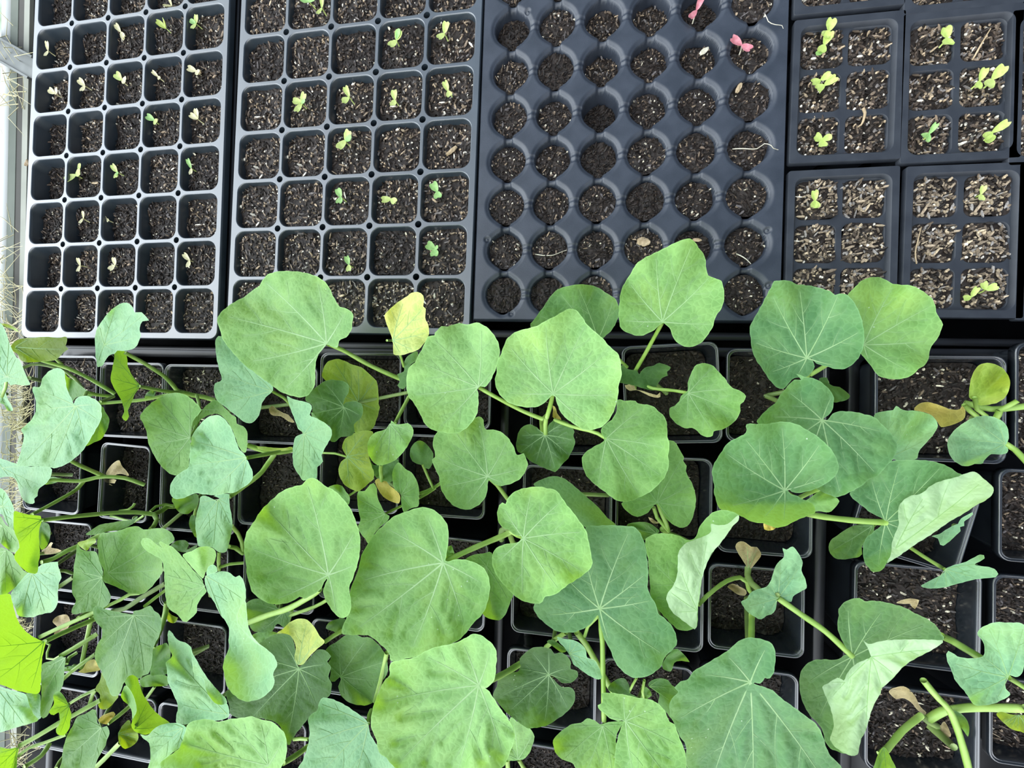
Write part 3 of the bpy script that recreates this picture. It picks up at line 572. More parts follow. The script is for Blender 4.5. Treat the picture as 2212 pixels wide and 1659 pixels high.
L('A9','K13','n',9.6,(-.3,-.3),.5,(285,785),"310,800 345,770 385,725 430,705 510,700 610,710 690,730 780,755 830,800 880,850 940,910 980,980 1000,1030 990,1090 960,1160 900,1220 850,1280 790,1330 730,1345 690,1390 630,1430 560,1470 430,1520 330,1490 230,1440 100,1300 0,1000 -100,900 -210,870 -300,840 -342,800 -300,740 -250,690 -190,640 -150,610 -130,560 -80,500 -30,440 20,400 80,400 60,370 35,345 70,350 110,370 200,385 270,420 340,480 380,530 395,570 390,640 380,690 340,740 300,770",bends=((-250,870,700,1000,.0),),relief=.3)
L('A9','K13','d',4.2,(0,0),.1,(265,400),"255,390 330,380 345,430 390,460 450,470 520,520 550,555 520,590 450,610 395,615 360,540 300,470",veins=False)
L('A10','K13','y',4.2,(.2,-.3),.2,(1735,600),"1690,570 1690,480 1705,390 1740,310 1790,255 1860,240 1930,250 2010,290 2060,360 2080,430 2065,510 2020,580 1950,620 1860,640 1780,640 1740,600",st="1740,570 1762,680 1850,745",sr=4.5,sz=(4.4,3),name='cotyledon',veins=False)
L('A10','K13','w',4.0,(0,.4),.2,(1640,700),"1165,670 1200,635 1270,612 1350,625 1440,655 1520,685 1600,680 1620,650 1650,690 1645,760 1600,800 1500,840 1420,850 1390,810 1330,740 1240,705 1165,690",name='withered_cotyledon',veins=False)
L('A10','K13','b',5.2,(0,-.2),.5,(2030,1010),"2060,985 2065,900 2040,830 1980,780 1900,750 1800,745 1700,775 1610,830 1540,890 1490,960 1480,1030 1500,1110 1550,1180 1620,1220 1680,1225 1740,1205 1820,1200 1830,1170 1900,1110 1960,1115 2050,1100 2055,1050 2030,1030",st="2035,1010 2130,1070 2240,1190 2330,1300",sr=6,sz=(5,7),relief=.35)
L('A10','K13','b',5.6,(.5,.3),.4,(900,1150),"780,745 880,700 960,690 990,650 1060,690 1150,695 1250,710 1330,740 1380,800 1390,840 1340,930 1270,1010 1210,1080 1190,1150 1140,1165 1060,1170 980,1165 900,1100 850,950")
ST('A10','K13',"2330,640 2212,655 2100,670 1900,680 1720,640 1640,620",7,4,2.4); ST('A10','K13',"2150,600 2060,650 1980,690",5,4.4,3.8); ST('A10','K13',"1640,640 1700,700 1760,745",5,3,2.5); ST('A10','K13',"1980,690 1960,740 1940,770",6,3.6,3.2)
ST('A8','T7',"1150,1200 1130,1280 1140,1330",6,4,.2); ST('A7','K7',"1478,955 1440,990 1445,1060 1460,1120",8,6.8,.5); ST('A6','K7',"290,640 340,640 360,700 330,760",6,4.6,.4)
L('A6','K4','m',9.2,(.3,-.1),.6,(1495,670),"1510,685 1580,705 1595,650 1650,620 1690,570 1700,500 1708,440 1680,410 1640,385 1600,380 1580,350 1545,290 1520,230 1470,170 1400,130 1310,105 1220,95 1110,97 1030,120 985,165 960,210 900,250 840,300 760,340 690,390 640,440 622,490 645,560 670,640 720,710 780,780 850,850 920,900 970,940 1040,990 1090,1030 1150,1065 1210,1085 1290,1100 1350,1080 1400,1000 1405,870 1420,780 1460,720 1490,680",bends=((1495,670,1080,1050,-.9),),st="1497,672 1620,722 1850,850 2085,955",sr=6.2,sz=(9.1,4.8),relief=.28)
L('A6','K7','Y',10.0,(.3,-.3),.3,(252,350),"250,345 230,290 200,210 188,150 230,100 290,50 350,10 400,-25 450,-35 495,-5 500,50 495,80 515,100 510,170 535,230 540,300 510,360 460,420 390,450 320,468 260,460 255,400",st="205,352 252,350 300,430 340,560",sr=3.5,sz=(9.9,5),name='yellowing_leaf')
L('A6','K7','g',5.2,(0,0),.2,(345,600),"290,620 340,600 345,520 380,470 450,440 440,510 400,540 370,600 365,700 330,740 290,710 310,680",veins=False)
L('A6','K4','m',8.2,(.3,.3),.4,(2000,1310),"1995,1330 2010,1285 2040,1310 2090,1315 2140,1305 2180,1340 2185,1390 2160,1450 2110,1530 2040,1600 1960,1635 1900,1640 1870,1620 1830,1560 1820,1490 1835,1430 1880,1380 1950,1360",st="2150,1095 2095,1200 2040,1305",sr=5,sz=(5,8.1))
ST('A5','K4',"1750,1140 1900,1110 2145,1060",5,5.2,4.8,'k')
L('A4','K4','b',6.6,(.5,0),.5,(1060,1050),"1050,1065 1010,1100 980,1150 965,1220 930,1280 880,1308 830,1290 780,1250 730,1210 680,1170 620,1120 600,1050 605,990 660,960 640,880 620,790 610,700 615,630 660,615 750,730 900,880 1000,960 1070,1020",st="1060,1050 1150,1100 1195,1140 1250,1230",sr=4.5,sz=(6.5,3))
L('A5','K4','y',5.0,(0,-.3),.4,(1750,1140),"1460,930 1470,870 1500,820 1570,795 1640,810 1700,840 1770,860 1830,910 1890,970 1905,1040 1910,1150 1918,1180 1895,1270 1860,1350 1800,1370 1740,1390 1660,1300 1600,1100 1500,980",name='yellowing_leaf')
L('A5','K5','y',4.6,(0,0),.3,(1660,320),"1720,130 1800,110 1860,120 1870,160 1840,200 1825,260 1840,350 1870,440 1870,490 1820,540 1750,595 1700,580 1640,545 1600,480 1590,420 1610,360 1660,320 1640,290 1620,250 1640,180",st="1400,295 1460,288 1560,292 1660,322",sr=3.2,sz=(3,4.5),name='yellowing_leaf')
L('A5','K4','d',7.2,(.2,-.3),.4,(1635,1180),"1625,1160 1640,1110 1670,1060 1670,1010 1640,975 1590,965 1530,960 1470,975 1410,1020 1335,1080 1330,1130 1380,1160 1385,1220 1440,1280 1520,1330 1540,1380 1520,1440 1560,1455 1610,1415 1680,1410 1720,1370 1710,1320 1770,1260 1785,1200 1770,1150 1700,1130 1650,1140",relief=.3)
L('A4','K4','b',9.2,(.9,0),.4,(1315,1395),"1180,1090 1230,1115 1300,1130 1360,1150 1378,1190 1360,1240 1420,1270 1490,1310 1535,1360 1530,1420 1490,1490 1455,1560 1465,1610 1440,1640 1420,1653 1415,1743 1370,1743 1310,1763 1280,1723 1235,1653 1225,1553 1230,1483 1250,1413 1310,1385 1270,1353 1240,1273 1205,1180")
L('A4','K4','g',5.8,(0,0),.2,(1360,1240),"1370,1220 1420,1240 1490,1290 1470,1320 1400,1280",veins=False)
L('A4','K4','r',1.4,(0,0),.3,(1160,1235),"1035,1190 1060,1165 1100,1195 1150,1225 1190,1240 1240,1300 1190,1290 1130,1250 1070,1245 1040,1220",veins=False,name='withered_cotyledon')
L('A3','K4','m',7.2,(.3,0),.5,(405,1420),"10,1250 60,1180 150,1110 240,1070 320,1065 390,1090 440,1130 480,1170 500,1200 470,1240 430,1290 420,1350 412,1420 410,1500 395,1650 385,1700 330,1720 260,1715 180,1650 120,1560 75,1460 60,1370 30,1300",st="405,1420 470,1300 480,1150 460,1080",sr=4.5,sz=(7,3.5))
L('A4','K4','m',5.8,(.2,.3),.3,(480,1200),"440,1370 420,1320 430,1270 490,1230 520,1180 600,1120 640,1140 690,1190 740,1240 775,1260 780,1310 830,1330 860,1370 865,1440 850,1540 800,1500 740,1350 650,1240 560,1240 480,1290")
L('A3','K1','b',9.0,(.9,-.5),.4,(1080,410),"1000,260 1040,190 1090,120 1150,50 1220,0 1280,-30 1340,-20 1380,20 1400,70 1470,70 1520,120 1550,155 1480,165 1450,230 1460,310 1440,380 1400,440 1300,470 1220,470 1190,500 1130,520 1090,580 1060,630 1015,640 1000,570 990,450 985,350",bends=((1020,230,1480,60,0),),st="1300,490 1400,545 1500,600 1700,730 1800,830 1845,890",sr=6,sz=(8.8,3.5),relief=.35)
L('A3','K1','m',7.6,(-3.8,2.2),.2,(1445,835),"1120,470 1150,430 1190,400 1220,440 1290,470 1320,540 1330,630 1380,740 1440,810 1450,850 1400,920 1370,1000 1330,1090 1340,1150 1310,1200 1265,1160 1290,1110 1270,1010 1230,930 1190,870 1150,770 1160,690 1180,580 1185,500",st="1445,838 1600,870 1760,895 1900,905",sr=5.5,sz=(7.5,3.6))
ST('A3','K1',"1845,885 2000,930 2120,950 2230,985",7,3.5,.6); ST('A3','K1',"1050,1015 1250,1000 1500,978 1750,925",5.5,6,3.6); ST('A2','K1',"900,900 1000,925 1180,945",5.5,6.5,4); ST('A2','K1',"1040,1000 1130,965 1180,945",4.5,6.5,4)
L('A3','K1','g',4.4,(0,0),.2,(1600,940),"1500,950 1530,900 1570,880 1620,900 1600,940 1550,955 1510,975",veins=False)
L('A2','K1','o',8.4,(-1.2,.2),.3,(160,430),"105,450 130,395 200,350 330,335 480,325 600,335 690,325 695,380 680,420 710,450 660,490 610,540 560,570 460,580 350,590 240,585 200,540 180,500 140,480",bends=((130,430,700,400,-1.2),),st="160,440 400,560 700,650 950,770 1190,915",sr=6,sz=(8.4,3.5))
L('A2','K1','b',11.0,(1.0,-.2),.6,(785,1045),"765,1020 740,960 700,880 680,780 665,680 630,655 560,655 500,690 440,760 410,850 350,840 340,890 370,980 370,1100 330,1180 260,1250 220,1290 250,1360 230,1450 210,1540 185,1610 180,1667 290,1670 400,1672 500,1680 590,1687 690,1647 750,1607 830,1540 880,1480 930,1400 1000,1280 1050,1180 1055,1080 1040,1020 980,970 900,940 830,945 785,975 770,1010",bends=((1080,1000,200,1600,.35),),st="785,1045 850,1000 900,900",sr=5,sz=(10.8,6.5),relief=.3)
L('A2','K1','m',8.6,(-.8,.5),.3,(1040,1150),"1060,1050 1090,1100 1135,1180 1120,1270 1090,1330 1050,1390 980,1420 880,1460 900,1350 1000,1200")
L('A2','K1','g',6.2,(0,0),.2,(720,1000),"665,690 700,740 790,790 860,850 930,900 960,940 900,950 800,950 740,1000 700,900 680,800",veins=False)
ST('A2','K1',"230,650 330,610 500,625 690,690 780,760 860,860",5,6,3,'k'); ST('A2','K1',"560,530 600,570 640,610",5,7,4)
L('A1','K1','b',11.2,(1.0,.2),.4,(70,740),"0,180 40,230 80,330 110,420 170,540 200,560 240,650 290,770 310,820 240,830 150,820 110,830 80,790 40,800 -60,800 -60,180",st="70,745 60,850 20,950",sr=4,sz=(11,9))
L('A1','K1','b',8.6,(.8,-.3),.4,(0,900),"0,800 60,760 75,800 60,900 80,970 120,1040 135,1090 80,1090 40,1030 -40,980 -40,800")
L('A1','K1','y',6.5,(-1.5,.6),.2,(20,200),"10,190 60,190 120,210 180,250 195,275 120,245 50,215",veins=False); ST('A1','K1',"300,750 420,780 520,790",6,8,4,'k')
# --- second pot row
L('B1','K2','b',8.0,(.7,-.2),.4,(20,100),"0,0 180,60 300,85 520,95 530,180 480,260 400,320 390,390 355,420 360,460 310,475 240,430 200,340 170,230 100,190 0,200 -60,200 -60,0")
L('B1','K2','b',10.0,(.9,0),.4,(20,500),"0,310 50,340 120,460 150,560 140,740 60,660 20,580 -80,560 -80,300"); L('B1','K2','m',8.2,(.5,0),.4,(20,700),"0,600 60,690 140,740 190,870 195,950 140,980 60,930 0,880 -80,860 -80,600")
L('B1','K2','g',4.0,(0,0),.2,(560,210),"460,270 490,210 530,190 600,200 650,220 600,245 540,265",veins=False)
ST('B2','K2',"700,5 800,60 1000,150 1090,190",6,7,2.8); ST('B2','K2',"480,235 560,225 700,232 850,235 1000,200 1100,190 1300,205 1500,275",6,6,1.2); ST('B2','K2',"330,585 600,440 800,320 870,240",5.5,8,3)
L('B2','K2','r',1.6,(0,0),.4,(1110,190),"1100,160 1140,90 1190,40 1240,20 1260,70 1310,130 1340,180 1240,160 1170,190 1120,200",veins=False,name='withered_cotyledon'); L('B2','K2','r',1.2,(0,0),.4,(1100,240),"1040,265 1080,220 1140,215 1210,225 1190,260 1130,255 1170,285 1110,268",veins=False,name='withered_cotyledon')
L('B3','K2','m',12.0,(-2.8,1.6),.2,(430,640),"150,550 230,570 330,590 420,600 435,640 420,700 405,760 405,850 415,1000 400,1080 385,1190 300,1190 230,1140 160,1060 150,1000 200,930 190,860 150,760 140,650",st="432,645 620,620 900,590 1150,568 1400,560 1600,582",sr=6.5,sz=(12,4))
ST('B3','K2',"1600,582 1680,545 1740,500 1820,500",8,4,1); ST('B3','K2',"1560,555 1620,500 1720,478 1800,495",4,4,2); ST('B3','K2',"1600,580 1630,640 1600,700 1560,740",6.5,4,6); ST('B3','K2',"1500,590 1400,660 1300,640 1200,610 1150,600",3.5,4,2.4); ST('B3','K2',"1240,545 1330,535 1380,500 1400,470",4,3.6,3)
L('B3','K2','g',6.2,(0,.3),.2,(1430,610),"1430,600 1380,680 1250,740 1100,765 950,800 890,790 950,745 1040,690 1150,670 1260,650 1360,640",veins=False)
L('B3','K2','m',7.4,(.2,.2),.5,(1120,1190),"1010,860 1050,780 1130,770 1240,750 1340,715 1440,710 1490,740 1560,735 1660,725 1740,745 1800,800 1810,850 1770,890 1690,950 1680,1050 1690,1150 1680,1200 1620,1280 1560,1350 1480,1410 1400,1405 1330,1395 1260,1360 1150,1310 1090,1290 1060,1230 1080,1180 1030,1060 1020,950",bends=((1000,1250,1750,1150,.5),))
L('B3','K5','g',4.6,(0,0),.3,(470,650),"265,650 400,630 460,615 478,650 470,700 440,740 390,775 340,770 300,740 280,700",veins=False,name='cotyledon'); ST('B3','K5',"465,690 440,790 430,850",4,4.4,2)
L('B4','K5','b',11.0,(.7,-.3),.4,(855,325),"850,310 800,260 770,180 740,100 700,40 650,-5 590,-10 540,10 480,70 430,140 415,200 405,300 395,400 340,440 280,490 250,550 250,610 275,650 330,655 400,630 450,610 530,620 620,625 700,610 760,605 820,570 880,530 905,490 905,440 880,380 860,340",bends=((330,440,900,330,.9),),st="857,328 930,315 1010,300 1120,280",sr=6,sz=(10.8,6.5),relief=.3)
ST('B4','K5',"1225,265 1120,285 1010,275 930,250 860,225",7.5,3.2,6); ST('B4','K5',"1080,300 1030,370 980,440 900,510 720,640",7,5,8)
L('B4','K5','y',5.6,(0,0),.2,(960,265),"880,225 950,235 1050,245 1150,250 1220,240 1225,260 1100,275 980,268",veins=False)
L('B4','K5','b',8.2,(.7,.2),.4,(630,660),"480,700 490,640 530,630 580,650 630,675 640,650 590,625 700,612 720,620 722,700 740,800 745,870 730,960 710,1040 690,1078 640,1080 580,1040 520,1035 475,1030 460,960 450,870 460,770")
L('B4','K5','g',5.0,(0,0),.2,(420,800),"400,830 420,780 450,790 455,880 465,980 430,930 405,880",veins=False)
ST('B4','K5',"740,870 790,930 820,1000 830,1080",5.5,7,4); ST('B4','K5',"715,1035 770,1045 830,1090",6,6,4); ST('B4','K5',"640,1075 635,1150 640,1220",5,7,4); ST('B4','K5',"640,1200 720,1175 835,1165",4.5,5,4)
L('B5','K8','m',6.0,(.2,-.2),.3,(320,440),"255,240 300,180 350,230 400,260 440,320 460,390 460,480 455,530 400,545 340,575 320,500 315,430 270,400 250,320"); L('B5','K8','g',4.6,(0,0),.2,(200,180),"60,130 100,200 190,190 280,150 300,200 250,330 200,330 120,300 80,220",veins=False)
L('B5','K5','w',4.6,(0,.3),.3,(1890,510),"1880,510 1950,490 1990,540 2050,590 2080,630 2070,690 2000,670 1930,620",veins=False,st="1930,380 1925,430 1935,510",sr=5.5,sz=(7,4.6),name='withered_leaf')
L('B5','K5','m',5.6,(.2,0),.4,(1960,775),"1745,600 1800,590 1840,540 1870,530 1895,570 1900,640 1930,710 1960,770 1995,790 1980,830 1920,880 1870,940 1830,1015 1800,970 1760,920 1745,870 1765,830 1750,750 1740,680",st="1960,775 2020,745 2090,712",sr=3.6,sz=(5.5,3.5)); L('B5','K5','m',4.8,(0,0),.2,(1640,650),"1510,560 1580,540 1620,555 1650,600 1680,640 1670,700 1630,670 1580,640 1530,590",veins=False,st="1640,650 1740,585 1870,490",sr=3,sz=(4.7,3))
L('B6','K8','g',4.0,(0,0),.2,(490,195),"390,130 395,70 430,20 470,5 510,25 550,70 575,110 570,180 540,235 510,225 480,200 440,190 410,170",st="490,195 530,290 575,385",sr=4,sz=(4,2.4),veins=False,name='cotyledon')
ST('B6','K8',"460,430 520,410 590,375 640,340",5,3,1.6); ST('B6','K8',"460,465 530,425 590,385",4,3.5,2)
L('B8','K8','g',5.2,(.3,0),.3,(1420,400),"1375,360 1440,315 1530,290 1620,310 1700,370 1780,440 1850,500 1910,560 1960,620 2030,685 1900,700 1790,700 1650,550 1500,420",veins=False)
L('B7','K8','m',11.2,(0,0),.6,(1295,785),"1280,770 1230,760 1195,735 1170,715 1120,695 1090,640 1085,580 1100,520 1125,500 1150,510 1160,490 1180,450 1230,410 1300,385 1400,372 1480,385 1550,400 1590,450 1640,520 1690,580 1740,650 1790,720 1810,800 1830,900 1840,1000 1790,1060 1720,1110 1640,1160 1580,1210 1520,1240 1465,1250 1445,1290 1420,1305 1350,1300 1280,1280 1215,1235 1150,1170 1100,1110 1060,1040 1042,960 1060,880 1120,840 1180,825 1240,820 1270,795",st="1295,785 1240,765 1190,735",sr=4,sz=(11,9),relief=.25)
L('B7','K8','m',10.6,(.2,-.3),.6,(655,980),"672,960 685,880 697,770 690,690 665,640 620,590 560,550 490,537 420,550 340,580 260,610 180,680 110,746 50,836 5,916 -30,1066 -80,1186 -90,1266 -85,1325 -120,1425 -155,1535 -80,1555 30,1555 90,1575 160,1635 220,1695 240,1760 340,1745 440,1725 600,1655 740,1615 820,1555 890,1465 960,1395 1000,1315 1025,1195 1015,1095 980,1025 920,985 850,960 760,952 690,970",bends=((655,980,-100,1450,-.6),),st="655,978 740,935 900,860 1080,785 1190,735",sr=7.5,sz=(10.4,8),relief=.42)
ST('B7','K8',"1190,735 1150,700 1120,720 1110,770 1120,800",8,8,7.2,'k'); ST('B7','K8',"1180,740 1200,800 1240,900",8,8,.5)
L('B8','K10','m',5.6,(.2,.5),.4,(665,1420),"680,1450 720,1530 780,1590 840,1620 880,1620 920,1590 945,1540 960,1480 972,1410 965,1350 940,1270 900,1200 890,1170 895,1130 870,1090 875,1060 840,1000 815,950 790,930 755,925 740,1000 700,1150 640,1280 520,1350 400,1410 375,1430 420,1490 480,1530 530,1530 590,1500 640,1440",st="668,1425 690,1490 735,1590 750,1640",sr=5.5,sz=(5.5,4))
ST('B8','K10',"635,1460 660,1540 710,1600 755,1650",5,4.6,4); ST('B8','K11',"480,600 540,640 620,670 690,705",7,4,1)
L('B8','K11','g',4.4,(0,0),.3,(440,640),"200,570 280,545 360,548 420,580 460,620 440,640 340,690 260,660")
L('B8','K11','r',1.6,(0,0),.3,(450,540),"370,505 400,515 440,545 450,530 455,555 410,555 380,530",veins=False,name='withered_cotyledon')
L('B9','K10','n',11.4,(0,.2),.7,(1680,1325),"1700,1310 1760,1345 1850,1335 1930,1310 2000,1275 2060,1230 2100,1180 2108,1130 2090,1070 2050,1000 1980,930 1920,880 1850,840 1780,800 1700,780 1620,780 1540,795 1470,795 1370,797 1375,840 1350,880 1290,910 1220,950 1180,1010 1140,1070 1105,1140 1100,1200 1115,1280 1115,1340 1130,1400 1160,1470 1250,1490 1330,1530 1420,1575 1520,1590 1600,1620 1680,1610 1760,1570 1850,1530 1920,1500 1900,1430 1830,1400 1780,1370 1720,1350",bends=((1100,1420,2000,1400,4.5),(2100,1330,1100,1330,.5)),st="1680,1330 1780,1390 1860,1350 1955,1312",sr=5,sz=(11.2,8),relief=.25)
L('B9','K10','m',7.4,(0,.4),.2,(1850,1440),"1800,1440 1900,1370 1960,1330 2040,1360 2100,1390 2115,1410 2080,1460 2030,1500 1950,1490 1880,1500 1830,1470",veins=False)
L('B9','K10','w',10.6,(0,1),.1,(1560,1600),"1510,1580 1560,1590 1610,1620 1590,1640 1540,1645 1515,1635",veins=False,name='dried_leaf_edge')
L('B9','K15','n',8.6,(0,-.4),.5,(890,655),"880,640 820,600 740,560 680,510 600,450 545,385 600,345 690,280 740,230 820,200 880,130 940,75 1040,62 1190,60 1320,70 1420,95 1500,130 1580,185 1640,230 1500,400 1300,600 1100,800 1000,930 900,1040 880,1090 830,1125 770,1130 730,1095 690,1040 675,960 675,880 700,810 760,760 830,700 870,670",bends=((690,960,1000,860,2.5),),st="890,658 600,640 300,605 130,575",sr=7,sz=(8.5,9.5),
  x=(dict(z=10.4,g=(.2,.6),cup=.2,bends=((1850,300,900,1050,-1.2),),under=True,out="1010,590 1015,510 1050,455 1120,405 1230,380 1330,300 1440,255 1560,225 1650,190 1740,172 1800,215 1850,260 1900,300 1925,350 1900,400 1840,450 1760,490 1640,570 1500,650 1400,720 1300,790 1200,850 1100,920 1000,990 930,1030 890,1055 940,960 950,850 990,740 1015,680",pet=(985,905),ap=(1700,420),relief=.2),))
L('B10','K15','g',4.0,(0,.2),.4,(760,690),"770,680 780,740 730,800 690,840 660,900 665,960 640,985 560,1000 480,1010 410,1000 360,950 345,890 365,830 430,780 500,730 580,690 650,675 720,670",st="760,690 800,650 860,660",sr=5,sz=(3.8,2),name='cotyledon',relief=.4)
L('B10','K15','b',4.6,(.6,-.3),.2,(1600,680),"1330,790 1400,770 1460,730 1530,690 1580,670 1610,620 1680,580 1720,560 1725,580 1680,620 1640,650 1640,690 1600,700 1605,740 1560,780 1500,840 1440,880 1410,870 1390,810",veins=False)
L('B10','K15','b',5.2,(.6,-.4),.3,(1460,1105),"1470,1095 1560,1060 1640,1040 1720,1000 1790,965 1830,970 1835,1000 1790,1030 1740,1060 1850,1080 1900,1090 1950,1120 1965,1150 1940,1180 1850,1190 1750,1200 1650,1225 1550,1250 1470,1275 1350,1288 1250,1280 1225,1265 1300,1220 1400,1170 1450,1135",st="1100,880 1250,980 1455,1105",sr=4.2,sz=(2,5.1))
# --- third pot row
L('C9','K11','r',5.0,(0,0),.3,(1165,915),"1160,910 1130,860 1090,800 1065,740 1085,705 1130,700 1190,740 1235,745 1270,800 1250,840 1210,890 1180,920",name='withered_cotyledon')
ST('C9','K11',"1165,910 1160,970 1190,1030 1245,1075 1300,1150",8,4.8,7,'k'); ST('C9','K11',"1150,1000 1170,1080 1190,1110",5,3.5,.3)
L('C9','K11','r',1.2,(0,0),.4,(1140,1100),"1000,1060 1040,1035 1100,1060 1150,1090 1140,1130 1080,1120 1040,1090",veins=False,name='withered_cotyledon')
L('C9','K11','b',9.0,(.5,.4),.4,(1405,1150),"1110,1180 1160,1150 1180,1110 1240,1080 1310,1060 1350,1000 1370,930 1400,870 1450,820 1440,750 1470,765 1520,740 1570,800 1600,870 1590,930 1620,1000 1630,1070 1580,1100 1520,1140 1510,1180 1450,1170 1420,1140 1390,1190 1385,1240 1350,1280 1310,1290 1270,1320 1220,1300 1160,1260 1130,1220",bends=((1150,1150,1560,860,-1.6),),relief=.3)
L('C9','K11','m',8.4,(-.3,-.3),.3,(765,1195),"350,680 420,640 500,635 600,650 690,690 750,660 770,600 810,540 880,470 950,450 1020,455 1090,490 1060,560 900,700 760,900 755,1100 765,1200 760,1370 740,1390 680,1410 600,1395 520,1320 450,1240 390,1130 385,1050 375,950 370,850 350,750",st="768,1205 830,1140 900,1080 1000,1012 1100,985 1145,1015",sr=5,sz=(8.2,4.8),
  x=(dict(z=10.2,g=(.4,-.2),cup=.1,bends=((640,720,560,1300,-.9),),under=True,out="1090,490 1090,530 1050,570 1000,640 940,720 880,790 840,870 810,950 790,1050 780,1150 765,1220 755,1380 740,1400 700,1370 620,1310 560,1260 520,1180 520,1120 570,1050 600,960 605,860 610,790 660,720 740,685 830,650 870,620 870,560 930,570 1000,560 1050,520",ap=(900,600),pet=(760,1250),relief=.25),))
L('C9','K14','g',9.0,(.1,-.3),.4,(575,595),"560,585 540,550 500,490 470,430 440,360 430,280 440,200 440,140 490,80 560,45 640,35 690,65 760,60 860,70 970,95 1080,130 1170,180 1260,220 1340,270 1390,320 1420,380 1445,430 1200,520 900,600 700,800 600,1050 520,1250 540,1400 520,1520 430,1500 360,1470 310,1400 290,1310 240,1230 170,1160 110,1060 75,950 65,830 80,740 130,670 200,630 300,620 420,625 500,580 560,590",bends=((1450,330,300,1350,.0),),
  x=(dict(z=11.6,g=(.3,.2),cup=.1,bends=((1450,420,350,1500,-.8),),under=True,out="720,475 850,445 1000,432 1150,430 1300,432 1445,445 1380,500 1280,560 1180,610 1100,660 1030,720 990,770 930,830 850,900 840,950 800,1010 760,1100 730,1200 700,1300 650,1400 620,1530 560,1540 480,1510 400,1450 360,1390 370,1330 390,1280 390,1200 360,1080 320,980 285,885 340,850 430,795 490,820 530,740 600,670 680,630 750,600 740,560 700,480 672,430",pet=(750,600),ap=(560,1500),relief=.35,wav=.5),))
ST('C9','K12',"1625,305 1800,430 2000,570 2219,771",7,8.5,9); ST('C9','K12',"1415,440 1413,560 1410,700",7,8,11)
L('C9','K12','n',12.4,(.2,-.2),.5,(1405,975),"1425,985 1500,1010 1580,1040 1660,1110 1760,1180 1850,1250 1930,1310 1980,1400 2010,1500 2050,1570 2120,1640 2150,1760 1900,1850 1400,1850 1000,1800 900,1650 890,1480 850,1420 800,1310 770,1250 760,1180 770,1120 830,1050 800,1020 850,970 910,950 950,890 1050,830 1150,770 1230,720 1310,650 1390,620 1480,630 1555,655 1590,690 1605,760 1600,830 1590,900 1560,945 1520,940 1510,960 1480,985 1440,982",bends=((760,1160,1405,1000,-.9),(1405,975,1200,1700,.7)),relief=.4,ap=(1500,1800))
L('C6','K8','m',7.0,(.2,.2),.3,(1000,1010),"830,955 900,915 970,905 1040,900 1060,1000 1120,1110 1210,1210 1190,1290 1150,1390 1110,1430 1070,1435 970,1390 900,1200 850,1050"); L('C6','K8','m',7.4,(0,0),.2,(690,900),"670,950 690,850 720,840 735,880 740,920 700,950",veins=False)
L('C7','K12','n',9.2,(.2,0),.5,(205,390),"190,440 150,490 110,530 40,565 -20,580 -76,580 -136,570 -196,535 -256,485 -301,435 -316,355 -196,195 4,45 94,-105 94,-255 184,-270 284,-275 384,-270 454,-265 490,-255 531,-204 566,-114 581,-14 591,106 586,216 606,281 651,356 671,426 731,476 791,546 821,646 815,680 770,730 720,780 700,840 650,890 580,930 490,942 420,915 360,860 320,800 290,720 250,650 220,560 200,480",st="203,395 180,460 110,530 85,610",sr=4.5,sz=(9,7))
ST('C7','K12',"20,575 100,680 200,860 260,970 330,1075",8.5,6,2.5); ST('C7','K12',"212,420 216,560 225,650 230,860 235,1060 238,1290",6.5,7.5,8.8); ST('C7','K9',"1470,700 1540,640 1630,580",6,4,5.5)
L('C7','K9','b',8.0,(.5,-.3),.2,(1660,750),"1560,615 1620,630 1690,640 1750,670 1790,720 1800,780 1860,800 1895,860 1920,930 1890,955 1810,920 1740,870 1690,830 1660,760 1620,700 1580,660"); L('C7','K9','g',6.2,(0,0),.2,(1500,660),"1480,650 1530,640 1590,680 1640,720 1600,740 1540,700",veins=False)
L('C8','K12','g',6.0,(0,0),.2,(720,800),"700,840 740,770 800,710 850,730 920,815 860,805 800,820 770,890 710,870",veins=False)
L('C1','K2','b',9.0,(.8,-.3),.4,(330,1200),"290,1190 340,1180 410,1120 440,1100 500,1085 600,1075 605,1120 625,1180 640,1240 615,1290 600,1400 600,1500 550,1590 470,1610 380,1635 350,1650 200,1640 160,1560 110,1420 200,1290"); L('C1','K2','m',7.8,(.6,0),.4,(60,960),"0,930 50,940 130,990 180,1080 250,1170 300,1200 230,1290 150,1350 80,1400 0,1420 -100,1400 -100,950")
L('C1','K2','g',6.4,(0,0),.3,(430,700),"420,680 500,680 525,760 510,860 480,920 430,950 400,850",veins=False); L('C1','K2','r',2.4,(0,0),.3,(470,950),"430,960 480,930 530,870 550,880 530,930 600,940 640,960 560,990 470,995",veins=False,name='withered_cotyledon')
ST('C2','K2',"430,1080 560,1040 700,960 900,870 1050,790",7,8.5,5); ST('C1','K2',"600,1345 680,1290 760,1235",6.5,6,5.5,'k'); ST('C1','K2',"610,1165 680,1170 760,1200",5,6,5,'k'); ST('C1','K3',"410,300 600,210 960,50 1020,20",6.5,9.4,8); ST('C1','K2',"810,1659 900,1610 1000,1565",6,8,6)
L('C1','K3','m',12.6,(-2.6,1.8),.2,(455,345),"-100,-140 0,-138 100,-148 130,-58 160,60 210,170 280,250 350,300 440,340 470,350 460,420 440,510 430,640 425,760 405,880 300,880 180,855 80,820 0,790 -100,760",st="458,348 620,270 800,190 980,115",sr=7.5,sz=(12.4,8))
